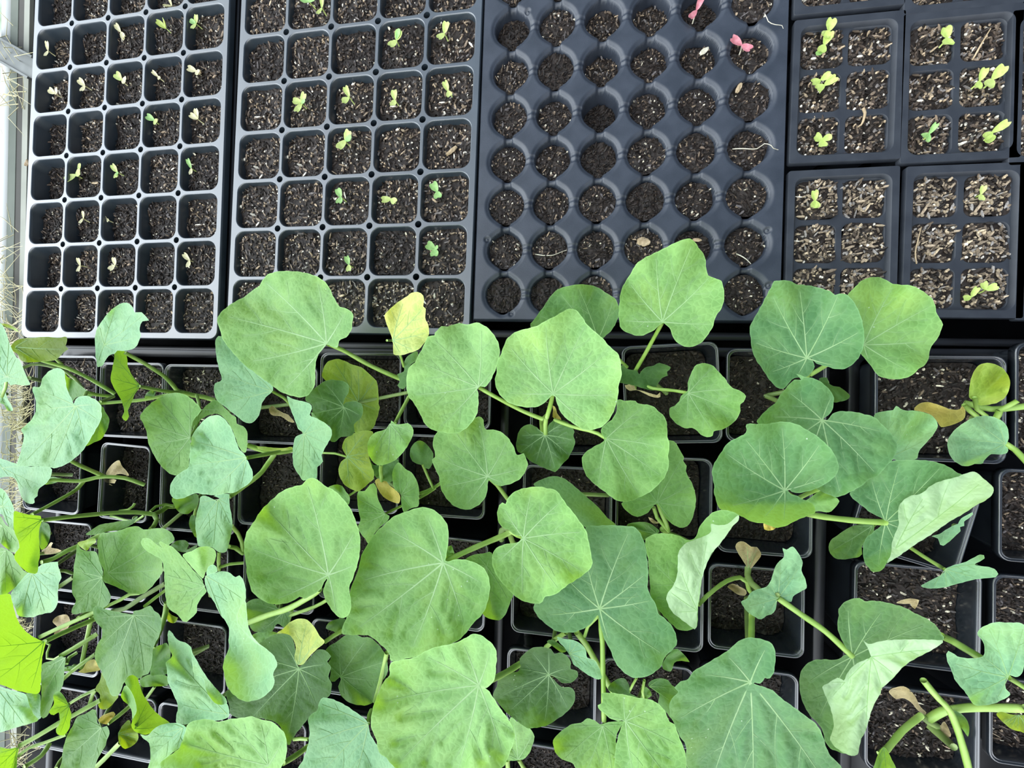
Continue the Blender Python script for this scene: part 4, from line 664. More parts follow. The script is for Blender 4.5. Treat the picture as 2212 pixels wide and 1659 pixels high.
L('C2','K2','g',9.2,(.4,-.3),.5,(1062,1235),"800,890 830,930 880,960 950,965 1000,975 1030,1060 1070,1180 1060,1250 1090,1310 1140,1400 1150,1460 1120,1520 1060,1560 960,1590 870,1600 790,1620 740,1605 760,1540 790,1480 750,1400 750,1320 760,1220 770,1100 790,1000"); L('C2','K2','y',8.6,(0,.5),.1,(860,890),"805,880 900,850 990,830 1000,870 950,900 900,960 850,930",veins=False)
L('C2','K5','l',10.0,(.6,.3),.3,(525,1350),"515,1330 500,1290 440,1230 350,1120 270,1040 200,1010 170,990 160,1010 190,1050 130,1010 80,970 30,970 15,1000 50,1060 130,1110 180,1140 200,1220 205,1330 215,1450 240,1530 310,1580 350,1630 380,1635 420,1600 460,1560 465,1500 500,1440 540,1390 525,1360",
  x=(dict(z=9.9,g=(-.5,-1.6),cup=.2,under=False,out="350,1100 420,1070 480,1040 560,1035 610,1070 610,1130 580,1200 530,1240 510,1290 440,1220 380,1150"),))
ST('C2','K2',"1090,1545 1250,1470 1350,1410 1460,1400",5.5,7,6); ST('C2','K2',"1160,1590 1300,1560 1450,1460 1600,1370 1720,1300",8,6,5,'k'); ST('C2','K2',"1500,1540 1600,1460 1720,1370",5,6,5); L('C3','K5','y',4.6,(0,0),.2,(230,1520),"225,1500 240,1560 280,1590 310,1600 290,1640 250,1640 220,1600",veins=False,st="215,1480 205,1560 170,1700",sr=5,sz=(5,4)); L('C3','K5','g',4.4,(0,0),.2,(330,1050),"250,1030 300,990 370,985 400,1020 380,1060 440,1030 470,1020 440,1060 360,1080 290,1060",veins=False)
L('C4','K5','m',11.6,(.2,-.1),.6,(1510,1260),"1495,1290 1465,1340 1440,1385 1380,1420 1320,1450 1280,1435 1220,1470 1120,1495 1030,1485 950,1440 900,1390 880,1330 860,1260 855,1180 840,1090 840,1000 860,920 920,830 970,750 1050,670 1130,600 1220,560 1300,540 1350,490 1420,500 1480,550 1560,590 1630,660 1690,740 1730,840 1762,960 1758,1090 1740,1180 1700,1300 1675,1360 1690,1480 1680,1560 1630,1605 1570,1580 1510,1500 1475,1430 1470,1370 1500,1300",relief=.35)
ST('C4','K6',"1440,235 1410,262 1380,285 1200,385 1030,440 860,505",9,9.5,7.5); ST('C5','K6',"1500,320 1400,375 1200,445",5,7,5.5); ST('C5','K6',"1220,400 1190,500 1160,560",5,5,4)
L('C4','K6','g',5.6,(0,0),.3,(1150,420),"850,360 930,310 1040,330 1100,380 1200,420 1210,450 1170,540 1100,510 1060,570 970,580 900,560 870,480"); L('C4','K6','m',5.2,(0,0),.2,(980,600),"900,610 980,570 1050,570 1110,590 1050,640 960,680",veins=False)
# --- fourth and fifth pot rows
L('C5','K6','Y',7.2,(.2,-.2),.3,(1270,835),"1100,585 1150,550 1200,500 1270,470 1340,480 1400,540 1440,610 1480,655 1420,710 1360,770 1310,830 1270,840 1240,780 1250,700 1220,620 1170,590",relief=.3); L('C5','K6','g',5.8,(0,0),.4,(1610,930),"1520,960 1560,970 1600,935 1610,950 1590,1010 1610,1080 1680,1140 1770,1160 1840,1150 1880,1110 1930,980 1980,900 1970,780 1920,690 1840,620 1780,620 1740,600 1650,600 1580,650 1500,700 1480,730 1530,780 1500,830 1530,880",st="1975,740 1940,900 1905,1040 1880,1130",sr=6.5,sz=(7,6.2)); L('C5','K6','g',4.8,(0,0),.2,(1600,500),"1490,545 1530,490 1640,470 1660,540 1600,600 1550,570",veins=False); ST('C5','K6',"1480,655 1560,600 1630,560",6,6.6,6)
L('D7','K9','l',13.0,(.1,-.2),.6,(938,1000),"955,1020 1000,1020 1060,960 1075,850 1080,750 1060,690 1010,640 950,600 890,592 820,630 740,665 620,690 530,720 420,780 300,800 230,830 225,920 180,970 130,1080 90,1200 80,1330 120,1430 140,1530 200,1580 300,1680 500,1760 800,1760 1000,1720 1130,1650 1180,1550 1220,1430 1215,1370 1180,1280 1120,1200 1060,1110 1010,1040 960,1010",st="940,1000 1060,948 1160,895 1270,828",sr=7.5,sz=(12.6,8),relief=.5)
L('D7','K9','d',8.0,(-.2,-.2),.5,(1495,915),"1510,910 1560,950 1600,980 1640,985 1690,970 1725,930 1720,885 1670,870 1665,800 1600,740 1540,750 1510,710 1440,695 1370,700 1310,740 1265,790 1260,880 1200,900 1110,920 1080,1010 1050,1080 1100,1150 1160,1220 1250,1290 1320,1340 1380,1340 1480,1320 1560,1270 1630,1220 1690,1150 1705,1080 1690,1030 1650,1015 1590,1010 1540,960 1505,930"); L('D7','K9','m',7.0,(0,0),.3,(1250,1590),"1190,1260 1240,1290 1280,1290 1340,1340 1380,1410 1360,1490 1340,1540 1290,1590 1200,1600 1160,1590 1150,1500",st="1255,1590 1290,1650 1330,1700",sr=5,sz=(6.8,4)); ST('D7','K9',"1165,1590 1170,1660 1175,1720",6,7,5); ST('D7','K9',"1260,830 1330,800 1400,760",7,8,5)
L('D8','K12','m',9.6,(.3,.3),.4,(410,1285),"390,1300 360,1380 335,1480 325,1580 335,1700 450,1800 700,1800 880,1750 895,1620 880,1520 840,1420 800,1310 760,1290 720,1200 660,1140 590,1110 510,1100 430,1080 340,1065 250,1060 215,1065 230,1110 225,1140 190,1160 205,1200 240,1220 280,1260 350,1285 400,1275",bends=((410,1285,900,1650,-.7),),relief=.25); L('D8','K9','m',7.2,(0,.1),.4,(1925,1325),"1900,1310 1860,1280 1800,1265 1750,1300 1680,1310 1600,1360 1560,1400 1530,1440 1545,1530 1600,1590 1680,1620 1740,1690 1900,1760 2100,1760 2100,1600 2030,1450 2060,1340 2100,1290 2000,1290 1950,1300")
L('D8','K12','d',5.4,(0,0),.3,(440,1060),"300,980 350,950 400,945 440,1000 440,1060 480,1080 540,1120 480,1110 400,1070 330,1070 270,1030",veins=False,st="440,1050 470,990 500,940",sr=3,sz=(5,7)); L('D8','K12','g',6.0,(0,0),.3,(600,1010),"590,1000 620,960 690,945 750,960 780,1000 840,1040 800,1090 770,1130 770,1200 790,1280 730,1210 670,1150 680,1080 640,1040",st="560,1130 545,1050 560,960",sr=3.5,sz=(5,7)); L('D8','K12','m',5.2,(0,0),.2,(560,1060),"545,1050 570,1010 610,1050 620,1080 560,1120 530,1110",veins=False)
L('D10','K14','b',8.8,(.4,.2),.4,(2060,790),"2050,780 2030,860 2040,900 2080,960 2000,1010 1900,1050 1750,1060 1700,1010 1640,920 1560,830 1520,730 1480,640 1470,570 1490,540 1600,600 1740,610 1820,590 1835,530 1820,450 1770,390 1780,340 1860,290 1950,265 2060,270 2160,270 2212,290 2280,350 2260,550 2212,690 2190,760 2130,790 2080,770",st="2062,792 2140,840 2280,930",sr=5.5,sz=(8.6,7)); ST('C10','K14',"1420,395 1520,440 1620,500 1810,615",8.5,8.6,7.5)
ST('D10','K14',"830,1530 900,1480 1050,1300 1230,1155",6.5,5,3); ST('D10','K14',"1300,1195 1370,1150 1440,1115 1700,1082 1950,1085 2230,1090",9,2.4,6); ST('D10','K14',"1250,820 1330,920 1400,1000 1500,1105 1580,1300 1640,1500 1690,1700",7,5.4,5); ST('D10','K14',"1230,1160 1300,1215 1400,1270",7,2.8,.6,'k')
L('D10','K14','y',5.4,(-.8,.8),.2,(2160,1150),"1950,1140 1990,1120 2080,1145 2160,1160 2260,1160 2260,1330 2180,1310 2100,1290 2020,1230 1970,1180"); L('D10','K14','m',5.2,(0,2.2),.2,(870,1470),"780,1640 820,1520 870,1460 910,1500 950,1580 990,1659 1010,1720 760,1720"); L('D10','K14','g',4.6,(0,0),.2,(1540,1110),"1540,1110 1610,1140 1660,1190 1690,1270 1675,1360 1640,1310 1580,1240 1550,1180",veins=False)
L('D10','K14','r',1.2,(0,0),.4,(1270,1140),"920,930 980,890 1060,880 1130,920 1180,990 1220,1070 1280,1130 1270,1150 1200,1110 1130,1030 1050,990 990,1000",veins=False,name='withered_cotyledon'); L('D10','K14','r',1.0,(0,0),.4,(1380,1260),"1300,1215 1400,1260 1450,1215 1500,1300 1510,1360 1410,1350 1370,1290",veins=False,name='withered_cotyledon')
L('C10','K14','r',1.4,(0,0),.3,(1000,80),"990,80 1040,55 1120,40 1210,55 1200,90 1170,140 1140,120 1130,90 1060,90",veins=False,name='withered_cotyledon')
L('D3','K6','b',13.2,(.7,.1),.4,(530,130),"525,150 540,120 600,105 680,92 730,110 770,140 800,125 835,170 850,240 850,320 840,380 810,440 800,510 850,580 920,650 1000,700 1060,750 1090,790 1100,850 1070,900 1080,980 1050,1040 980,1100 920,1120 860,1130 800,1110 740,1060 700,1000 680,920 670,840 690,770 720,700 715,640 720,560 690,490 650,440 600,340 550,260 530,200",bends=((700,560,780,500,.0),),x=(dict(z=13.6,g=(-2.4,.6),cup=.1,under=False,veins=False,out="845,320 860,420 870,520 900,600 960,670 1010,705 940,670 860,595 800,530 780,470 790,410"),dict(z=13.0,g=(-1.5,-1),cup=.1,under=False,veins=False,out="540,120 550,60 590,38 620,60 625,95 580,110")))
L('D3','K3','g',10.2,(.3,-.4),.5,(1388,75),"970,2 1010,-28 1080,2 1150,22 1300,52 1380,62 1390,32 1470,12 1560,-28 1600,22 1660,72 1680,150 1660,270 1620,350 1590,420 1580,520 1570,600 1540,680 1480,700 1440,730 1380,690 1320,720 1280,790 1260,850 1230,900 1170,915 1140,870 1110,790 1050,650 1000,560 985,480 1010,380 1060,290 1050,200 1000,150 970,80"); ST('D3','K3',"1590,415 1640,300 1700,140 1735,10",6,9,6)
L('D3','K3','g',7.0,(0,0),.3,(1600,600),"1590,430 1680,380 1730,360 1770,450 1760,560 1735,680 1640,690 1560,680",veins=False); L('D3','K3','m',6.4,(0,0),.3,(1500,740),"1450,750 1540,690 1650,690 1740,710 1740,800 1600,810 1480,815",veins=False); ST('D3','K3',"1510,950 1560,880 1610,810",4.5,5,6)
L('D3','K6','b',10.4,(.7,-.2),.3,(700,1230),"230,600 240,560 270,590 310,640 370,660 410,690 430,760 440,850 500,920 560,1010 620,1080 690,1130 715,1180 715,1250 640,1280 500,1290 370,1310 300,1300 300,1240 310,1160 270,1060 230,970 225,880 215,820 265,770 240,700",relief=.3,x=(dict(z=11.0,g=(-2.6,1.0),cup=.1,under=False,veins=False,out="415,690 425,740 460,800 510,890 600,1010 695,1110 690,1150 610,1145 540,1050 510,950 440,910 425,820"),))
L('D2','K3','m',9.6,(-3.2,3.0),.2,(1400,1250),"1300,730 1410,680 1440,760 1480,880 1540,980 1600,1060 1680,1130 1765,1195 1650,1230 1560,1300 1480,1310 1390,1270 1365,1210 1390,1130 1420,1060 1400,950 1360,860 1310,800",x=(dict(z=9.6,g=(.5,0),cup=.1,under=False,veins=False,out="1255,920 1290,810 1310,800 1360,860 1400,950 1420,1060 1390,1130 1370,1200 1370,1080 1330,1000 1280,960"),))
L('D2','K3','o',8.8,(-.8,1.2),.3,(1230,1300),"1230,1300 1280,1210 1340,1160 1370,1230 1420,1280 1440,1340 1400,1410 1300,1460 1240,1400"); L('D2','K3','g',10.2,(.3,-.3),.4,(1050,1240),"1010,1180 1000,1060 960,1050 900,1090 800,1130 760,1210 710,1300 670,1400 650,1500 640,1600 620,1700 800,1720 960,1700 1000,1600 1050,1500 1100,1420 1110,1360 1140,1300 1110,1220 1060,1240"); L('D2','K3','y',7.6,(0,.3),.3,(1030,850),"1060,660 1120,790 1150,880 1230,900 1200,960 1120,1040 1060,1050 1020,1010 1040,900 990,840 1040,750",veins=False); L('D2','K3','w',8.2,(0,.2),.2,(1180,1090),"1020,1165 1070,1110 1180,1075 1200,1100 1140,1170 1110,1205 1040,1190",veins=False,name='withered_leaf')
ST('D2','K3',"200,1430 400,1320 600,1200 800,1090 1040,955",7.5,10.5,8); ST('D2','K3',"980,1665 1080,1570 1250,1395",8,7,6.5); ST('D2','K3',"1120,1200 1240,1110 1350,1015",6,7.5,6); ST('D2','K3',"620,500 760,420 1010,265",7.5,8.5,7); ST('D2','K3',"845,620 870,470 900,330 950,90",6,7,7.6); ST('D2','K3',"700,1005 850,910 1000,845",5,7.6,7.2); ST('D2','K3',"930,1000 960,900 990,850",5,7,7); ST('D2','K3',"650,740 740,660 900,540 1000,470",6.5,7.6,7)
L('D1','K3','g',9.2,(.6,0),.4,(680,510),"440,580 560,540 640,495 680,520 670,620 660,760 630,850 560,950 520,1060 480,1130 420,1120 430,900 430,700"); L('D1','K3','b',9.8,(.6,-.3),.4,(-40,830),"0,810 120,850 260,890 300,990 350,1100 400,1160 340,1190 200,1230 0,1290 -60,1290 -60,800"); L('D1','K3','b',8.6,(.5,0),.3,(400,1120),"265,890 410,890 420,1020 440,1110 390,1160 350,1100 310,1020",veins=False); L('D1','K3','m',10.0,(-1.8,1.6),.2,(720,1010),"510,1080 560,990 555,900 610,860 670,920 710,1000 740,1100 730,1180 720,1250 660,1320 600,1310 580,1260 620,1190 610,1080 560,1110"); L('D1','K3','m',11.4,(-1.6,2.0),.2,(185,1450),"0,1440 80,1460 190,1450 180,1530 150,1700 -60,1720 -60,1440")
L('D1','K3','w',7.4,(0,.2),.2,(860,640),"810,660 860,630 900,560 980,530 1020,590 1040,640 960,660 880,670",veins=False,name='withered_leaf'); L('D1','K3','g',7.2,(0,0),.2,(800,610),"640,640 690,605 780,595 830,580 800,640 700,655",veins=False); ST('D1','K3',"480,360 520,380 490,460 490,520 560,530 640,480",3,8,8.4); ST('D1','K3',"190,1540 300,1450 450,1400 690,1310",5,9,7.6); ST('D1','K3',"250,1650 430,1530 510,1410",7,8.6,7); ST('D1','K3',"690,580 720,510 800,460",5,7,6); L('D1','K3','r',1.2,(0,0),.3,(640,180),"545,140 600,80 700,70 730,150 700,210 650,230 560,270 600,200",veins=False,name='withered_cotyledon'); ST('D1','K3',"580,1660 620,1590 660,1540",5,7,6)
L('D4','K6','l',13.0,(.3,.1),.4,(1030,1640),"360,1400 390,1310 450,1280 550,1270 640,1290 720,1270 820,1260 900,1248 960,1270 1060,1290 1100,1320 1150,1370 1170,1410 1180,1500 1165,1590 1130,1660 1100,1760 700,1780 300,1760 170,1640 230,1570 320,1500",relief=.35,bends=((1170,1400,350,1450,-.3),)); L('D4','K6','b',11.0,(.5,.2),.4,(350,1340),"70,1400 130,1340 200,1310 290,1300 360,1320 380,1340 355,1420 330,1490 240,1560 180,1640 160,1720 60,1720 90,1600 90,1520 80,1460 30,1420 10,1390")
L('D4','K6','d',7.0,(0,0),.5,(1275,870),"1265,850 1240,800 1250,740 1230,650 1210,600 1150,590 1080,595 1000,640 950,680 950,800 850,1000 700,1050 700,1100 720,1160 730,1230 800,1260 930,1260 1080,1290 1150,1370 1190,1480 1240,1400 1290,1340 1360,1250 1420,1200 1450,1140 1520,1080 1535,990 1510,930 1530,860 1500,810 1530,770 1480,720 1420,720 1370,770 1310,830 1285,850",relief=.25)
L('D5','K6','b',8.4,(.4,.1),.4,(1825,1310),"1820,1290 1720,1210 1610,1140 1500,1100 1450,1110 1430,1160 1420,1200 1350,1260 1360,1380 1340,1500 1310,1590 1280,1700 1600,1760 2100,1760 2000,1600 1900,1480 1840,1380",st="1825,1305 1835,1240 1850,1200",sr=6,sz=(8.2,7)); ST('D5','K6',"1345,1490 1250,1560 1150,1620",7.5,6.5,9); ST('D5','K6',"1235,1430 1290,1425 1350,1430",4.5,6,6.5)
PNAME = dict(A1='leftmost in the first pot row, beside the wooden edge board',A2='with a folded backlit-olive leaf at the lower corner of the deep tray',A3='with a folded leaf over the deep tray and a drooping lime leaf',
 A4='with grey-green leaves, partly under the largest leaf over the second tray',A5='with yellowing lower leaves and one small dark leaf',A6='with the largest leaf over the second tray and a pale yellow leaf',A7='with two broad light leaves and a crinkled dark young leaf',
 A8='whose long-stalked leaf covers the lower edge of the round cell tray',A9='with two overlapping round leaves below the six cell packs',A10='with round cotyledons, one yellow, below the six cell packs at right',
 B1='with grey-green leaves at the left photo edge, second pot row',B2='with bare branching stalks in the narrow pot',B3='with a narrow lime-yellow hanging leaf and a long straight stalk',B4='with a big folded grey-green leaf and forking thick stalk',
 B5='with small leaves and a withered yellow leaf, left of centre',B6='with one notched mid-green leaf and a small oval cotyledon',B7='whose two big leaves spread from one thick stalk near the photo centre',B8='with a leaf and stalks half under the speckled leaf right of centre',
 B9='with a cupped lime-rimmed leaf and one folded over its pale underside',B10='with a wrinkled oval cotyledon and narrow grey-green leaves in the tilted pot',
 C1='with a large lime backlit leaf at the left photo edge',C2='with a dull heart leaf and a ruffled pale leaf',C3='tiny, with yellowed leaf beside the ruffled pale leaf',C4='with one broad round leaf on a very thick stalk',C5='with a yellowish crinkled leaf and dull round leaf under the puckered leaf',
 C6='with a plain leaf between two big centre leaves',C7='with a broad lobed leaf over the black gap right of centre',C8='tiny, under the broad lobed leaf',C9='with withered tan cotyledon and curled leaves showing white-green undersides',C10='with only a thick bare stalk in the chip-strewn pot',
 D1='with grey-green and lime leaves at the lower left corner',D2='with crowded stalks, a toothed dull leaf and a lime folded leaf',D3='with a long twisted pale leaf and a lobed dull leaf',D4='with a broad pale bottom-edge leaf and a shaded deep green leaf',
 D5='with one grey-green leaf at the bottom edge beside the puckered leaf',D7='with the largest puckered leaf at bottom centre and a dark leaf',D8='with a light folded leaf and a round leaf at the bottom edge',D10='with thick bare stalks and a grey-green leaf at the lower right corner')
ROOT = {}
def plant_root(code):
    if code not in ROOT:
        k = POTC[code]
        ROOT[code] = thing('squash_seedling', 'squash seedling '+PNAME[code], 'plant', (k[0], k[1], -.3), 0, 'squash seedlings in square pots')
    return ROOT[code]
def local(V, code):
    k = POTC[code]; return np.asarray(V)-np.array([k[0], k[1], -.3])
def stalk(P, r, z0, z1):
    P = crom(P, False, 14); t = np.linspace(0,1,len(P)); zz = z0+(z1-z0)*t; W_ = un(P[:,0], P[:,1], zz)
    rad = r*(DZ-zz)/FPX*(.80 if r < 8 else .74); return W_, rad*(1+.05*np.sin(t*17))
ALLOUT = [pts(e[7], e[1]) for e in LEAVES]
def hidden(px, py):
    q = np.array([[px, py]]); return any(inside(q, o)[0] for o in ALLOUT)
def proj(w):
    q = CM.T @ (np.asarray(w)-np.array([0,0,DZ])); return IW/2+FPX*q[0]/-q[2], IH/2-FPX*q[1]/-q[2]
for i, (code, crop, mat, z, g, cup, pet, out, bends, st, sr, sz, x, name, kw) in enumerate(LEAVES):
    root = plant_root(code); ox, oy, k = Sc[crop]
    cv = lambda p: np.array([ox+p[0]/k, oy+p[1]/k])
    cb = lambda B: [(ox+b[0]/k, oy+b[1]/k, ox+b[2]/k, oy+b[3]/k, b[4]) for b in B]
    kw = dict(kw); 
    if 'ap' in kw: kw['ap'] = cv(kw['ap'])
    parts = [blade(pts(out, crop), cv(pet), z, g, cup, cb(bends), seed=i, **kw)]
    for j, e in enumerate(x):
        e = dict(e); o2 = e.pop('out'); p2 = cv(e.pop('pet', pet)); b2 = cb(e.pop('bends', ())); 
        if 'ap' in e: e['ap'] = cv(e['ap'])
        parts.append(blade(pts(o2, crop), p2, bends=b2, seed=1000+i*7+j, over=parts[0][5], **e))
    V = []; F = []; mi = []; va = []; ea = []; ra = []; o = 0
    for (v, f, m, a, e_, _z, r_) in parts:
        V.append(v); F += [[q+o for q in ff] for ff in f]; mi += m; va.append(a); ea.append(e_); ra.append(r_); o += len(v)
    me_ = mesh(name, local(np.concatenate(V), code), F, [LM[mat], M_VEIN], mi, True, {'vein': np.concatenate(va), 'edge': np.concatenate(ea), 'rad': np.concatenate(ra)})
    lo = put(name, me_, root)
    if mat == 'd': lo['label'] = 'dark green leaf'
    if mat in ('y','Y'): lo['label'] = 'yellow-green leaf'
    if st:
        W_, rad = stalk(pts(st, crop), sr, *(sz or (z, z-3))); mb = MB(); mb.tube(local(W_, code), rad, 9); mb.build('leaf_stalk', [SM_['s']], lo)
    elif 'withered' not in name and mat not in 'rw':
        # stalk underneath the blade, running down to the soil of its pot
        O = pts(out, crop); pp_ = cv(pet); cc_ = O.mean(0); pp_ = pp_+(cc_-pp_)/max(1,np.hypot(*(cc_-pp_)))*7
        a3 = un(pp_[0], pp_[1], z-.25); m3 = un(pp_[0]+(cc_-pp_)[0]*.25, pp_[1]+(cc_-pp_)[1]*.25, z*.5); k3 = np.array([POTC[code][0], POTC[code][1], 0.1])
        t_ = np.linspace(0,1,13)[:,None]; cur = (1-t_)**2*a3+2*(1-t_)*t_*m3+t_**2*k3
        vis = np.array([not hidden(*proj(c_)) for c_ in cur]); n_ = int(np.argmax(vis)) if vis.any() else 13
        if vis[n_:].sum() > 3: cur = cur[:max(n_,3)] if n_ >= 3 else np.array([a3, (a3+m3)/2, m3])
        mb = MB(); mb.tube(local(cur, code), np.linspace(.14,.2,len(cur)), 7); mb.build('leaf_stalk', [SM_['k']], lo)
for (code, crop, p, r, z0, z1, m, name) in STEMS:
    root = plant_root(code); W_, rad = stalk(pts(p, crop), r, z0, z1); mb = MB(); mb.tube(local(W_, code), rad, 9); mb.build(name, [SM_[m]], root)
for code in list(ROOT):                                                    # the main stem of each plant, from the soil up
    k = POTC[code]; mb = MB()
    q = {'A8':(1368,820),'A9':(1745,830),'A10':(2085,905),'C9':(1622,1262),'D10':(2000,1560),'B7':(1110,1180)}.get(code)
    if q is None:
        continue
    b = un(q[0], q[1], 0.0); mb.tube(local([(b[0],b[1],-.4),(b[0]+.1,b[1],1.2),(b[0]+.05,b[1]+.1,2.4)], code), [.34,.3,.26], 9); mb.build('stem', [SM_['k']], ROOT[code])
# ================================================================ sprouts in the cells, bits lying on the soil, dry grass past the bench
def tender(nm, c1, c2, tw=.4):
    m, nt, b = new_mat(nm); noise_mix(nt, b, c1, c2, 260); b.inputs['Roughness'].default_value = .5
    tr = node(nt, 'ShaderNodeBsdfTranslucent'); tr.inputs['Color'].default_value = (c2[0], c2[1], c2[2]*.4, 1); ms = node(nt, 'ShaderNodeMixShader'); ms.inputs[0].default_value = tw*.6
    out = nt.nodes['Material Output']; nt.links.new(b.outputs[0], ms.inputs[1]); nt.links.new(tr.outputs[0], ms.inputs[2]); nt.links.new(ms.outputs[0], out.inputs['Surface']); return m
TM = {'y': tender('sprout_yellow_green', (.48,.60,.17), (.62,.72,.26)), 'g': tender('sprout_green', (.26,.50,.15), (.38,.62,.22)), 'c': tender('sprout_cream', (.66,.62,.34), (.78,.74,.46)),
      'p': tender('sprout_pink', (.55,.16,.20), (.72,.30,.34)), 'L': tender('sprout_lime', (.46,.62,.14), (.60,.74,.22)), 't': tender('bit_tan', (.42,.31,.18), (.60,.47,.30)), 'w': tender('bit_pale', (.62,.58,.46), (.78,.74,.62))}
def cotyledon_mesh(name, L, W, mat, seed, notch=.18, cup=.10):
    rs = np.random.RandomState(seed); n = 18; V = [(0,0,0)]; F = []
    prof = []
    for k in range(n):
        a = 2*math.pi*k/n; x = .5*L*(1-math.cos(a)); y = .5*W*math.sin(a)*(.62+.5*x/L)
        if abs(a-math.pi) < .5: x -= notch*L*(1-abs(a-math.pi)/.5)
        prof.append((x*rs.uniform(.96,1.04), y*rs.uniform(.94,1.06)))
    cx = .5*L; V = [(cx,0,-cup*L*.2)]
    for ring in (.5, 1.0):
        for (x, y) in prof:
            V.append((cx+(x-cx)*ring, y*ring, cup*L*(ring**2)*(.6+.8*abs(y)/W)-cup*L*.2+rs.normal(0,.01)))
    for k in range(n): F.append([0,1+k,1+(k+1)%n]); F.append([1+k,1+n+k,1+n+(k+1)%n,1+(k+1)%n])
    F = [f[::-1] for f in F]
    return mesh(name, V, F, [TM[mat]])
def ordn(i): return ORD[max(0,min(9,i))]
def cell_of(T, px, py):
    q = un(px,py,0); c, s = math.cos(-T[2]), math.sin(-T[2]); dx, dy = q[0]-T[0], q[1]-T[1]; lx = c*dx-s*dy; ly = s*dx+c*dy
    return int(math.floor(lx/PIT))+1, int(math.floor(-ly/PIT))+1
LOOK = {'y':'pale yellow-green','g':'small green','c':'cream coloured','p':'pinkish red','L':'bright lime'}
def sprout(px, py, zs, h, leaves, stemc, label, seed):
    """leaves: (colour, length cm, width cm, heading deg in the photo, tilt deg, dx, dy)"""
    zh = zs+h; q = un(px, py, zh); rs = np.random.RandomState(seed)
    root = q+np.array([rs.uniform(-.05,.2), rs.uniform(-.2,.05), 0]); t = thing('sprout', label, 'seedling', (root[0], root[1], zs), 0, 'sprouts in the cell trays')
    e = q-np.array([root[0], root[1], zs])
    mb = MB(); P = [(0,0,-.1),(e[0]*.3,e[1]*.3,h*.55),(e[0]*.8,e[1]*.8,h*.9),(e[0],e[1],h)]; mb.tube(P, [.06,.055,.05,.05], 7); mb.build('stem', [TM[stemc]], t)
    for k, (c, L_, W_, hd, ti, dx, dy) in enumerate(leaves):
        o = put('cotyledon' if k < 2 else 'true_leaf', cotyledon_mesh('cotyledon', L_*1.3, W_*1.35, c, seed*5+k, .18 if k < 2 else .02), t, (e[0]+dx, e[1]+dy, h+.02*k))
        o.rotation_euler = (0, -math.radians(ti), math.radians(hd))
    return t
def pair(c, L_, W_, hd, c2=None, ti=15, spread=180): return [(c, L_, W_, hd, ti, 0, 0), (c2 or c, L_*.9, W_, hd+spread, ti, 0, 0)]
SPR = [ # px, py, kind
 (105,110,1,pair('c',.85,.5,80,spread=190)),(262,70,1,pair('c',1.0,.5,125,ti=5)+[('c',.6,.3,-60,10,.3,-.5)]),(360,62,1,pair('y',.9,.5,30,ti=50,spread=120)),(424,52,1,pair('y',.75,.5,70,'y')+[('g',.6,.45,150,10,0,0)]),(372,14,1,pair('c',.8,.35,70,ti=40,spread=150)),
 (119,203,1,pair('c',.75,.6,20,spread=120)),(184,186,1,pair('c',.8,.6,130,spread=130)),(264,174,1,pair('c',.9,.75,-20,'y',spread=150)),(342,166,1,pair('c',.7,.35,135)),(424,154,1,pair('c',.8,.6,160,spread=160)),
 (334,260,1,pair('g',.8,.6,150,'y',spread=170)),(428,258,1,pair('c',.9,.5,90,spread=60)),(165,378,1,pair('y',1.1,.75,215,spread=150)+[('y',.8,.4,60,10,.4,.3)]),(254,372,1,pair('y',.8,.55,120,spread=160)+[('g',.5,.4,-60,20,0,0)]),(414,364,1,pair('g',.85,.42,105,'c')),
 (181,472,1,pair('c',.7,.35,70)),(232,473,1,pair('c',.6,.3,140)),(174,574,1,pair('c',.75,.45,90)),(249,573,1,pair('c',.75,.55,80,spread=150)),(410,563,1,pair('c',.8,.5,125,spread=150)),
 (668,5,2,pair('g',.9,.7,20,spread=130)),(696,18,2,pair('y',.9,.4,80,spread=170)),(857,88,2,pair('y',.85,.7,230,'y',spread=190)+[('g',.7,.45,60,20,0,.1)]),(960,73,2,pair('y',.85,.6,70,spread=160)),
 (652,224,2,pair('y',1.0,.6,250,spread=165)+[('y',.7,.6,170,15,0,.1),('g',.5,.4,10,20,0,0)]),(755,210,2,pair('y',.9,.5,110,spread=130)+[('y',.6,.5,200,15,0,-.2)]),(853,216,2,pair('y',.75,.55,90,spread=170)),(968,197,2,pair('y',.8,.5,110)),
 (746,304,2,pair('y',1.0,.75,240,spread=170)+[('g',.8,.6,-10,20,0,.1)]),(737,426,2,pair('g',.75,.6,110,spread=150)),(845,430,2,pair('y',.8,.6,190,spread=130)),(945,414,2,pair('g',.8,.7,120,spread=160)),
 (754,572,2,pair('g',.75,.5,100,'y')),(940,538,2,pair('g',.8,.7,150,spread=120)+[('g',.4,.3,20,30,0,0)])]
TN = {1:'deep square tray',2:'second square tray'}
for k, (px, py, tr, lv) in enumerate(SPR):
    T = T1 if tr == 1 else T2; c, r = cell_of(T, px, py); zs = -.95 if tr == 1 else -.6
    sprout(px, py, zs, .5 if tr == 1 else .75, lv, 'c' if lv[0][0] == 'c' else 'y', '%s sprout in the %s, %s cell across, %s row down' % (LOOK[lv[0][0]], TN[tr], ordn(c), ordn(r)), 50+k)
for px, py, lv, lab in ((1504,24,pair('p',1.1,.45,65,spread=170),'pinkish red sprout in the round cell tray at the upper photo edge'),(1602,98,pair('p',.95,.6,150,spread=160),'pinkish red sprout with two leaves in a round cell of the last column')):
    sprout(px, py, -.8, 1.0, lv, 'w', lab, 200+px)
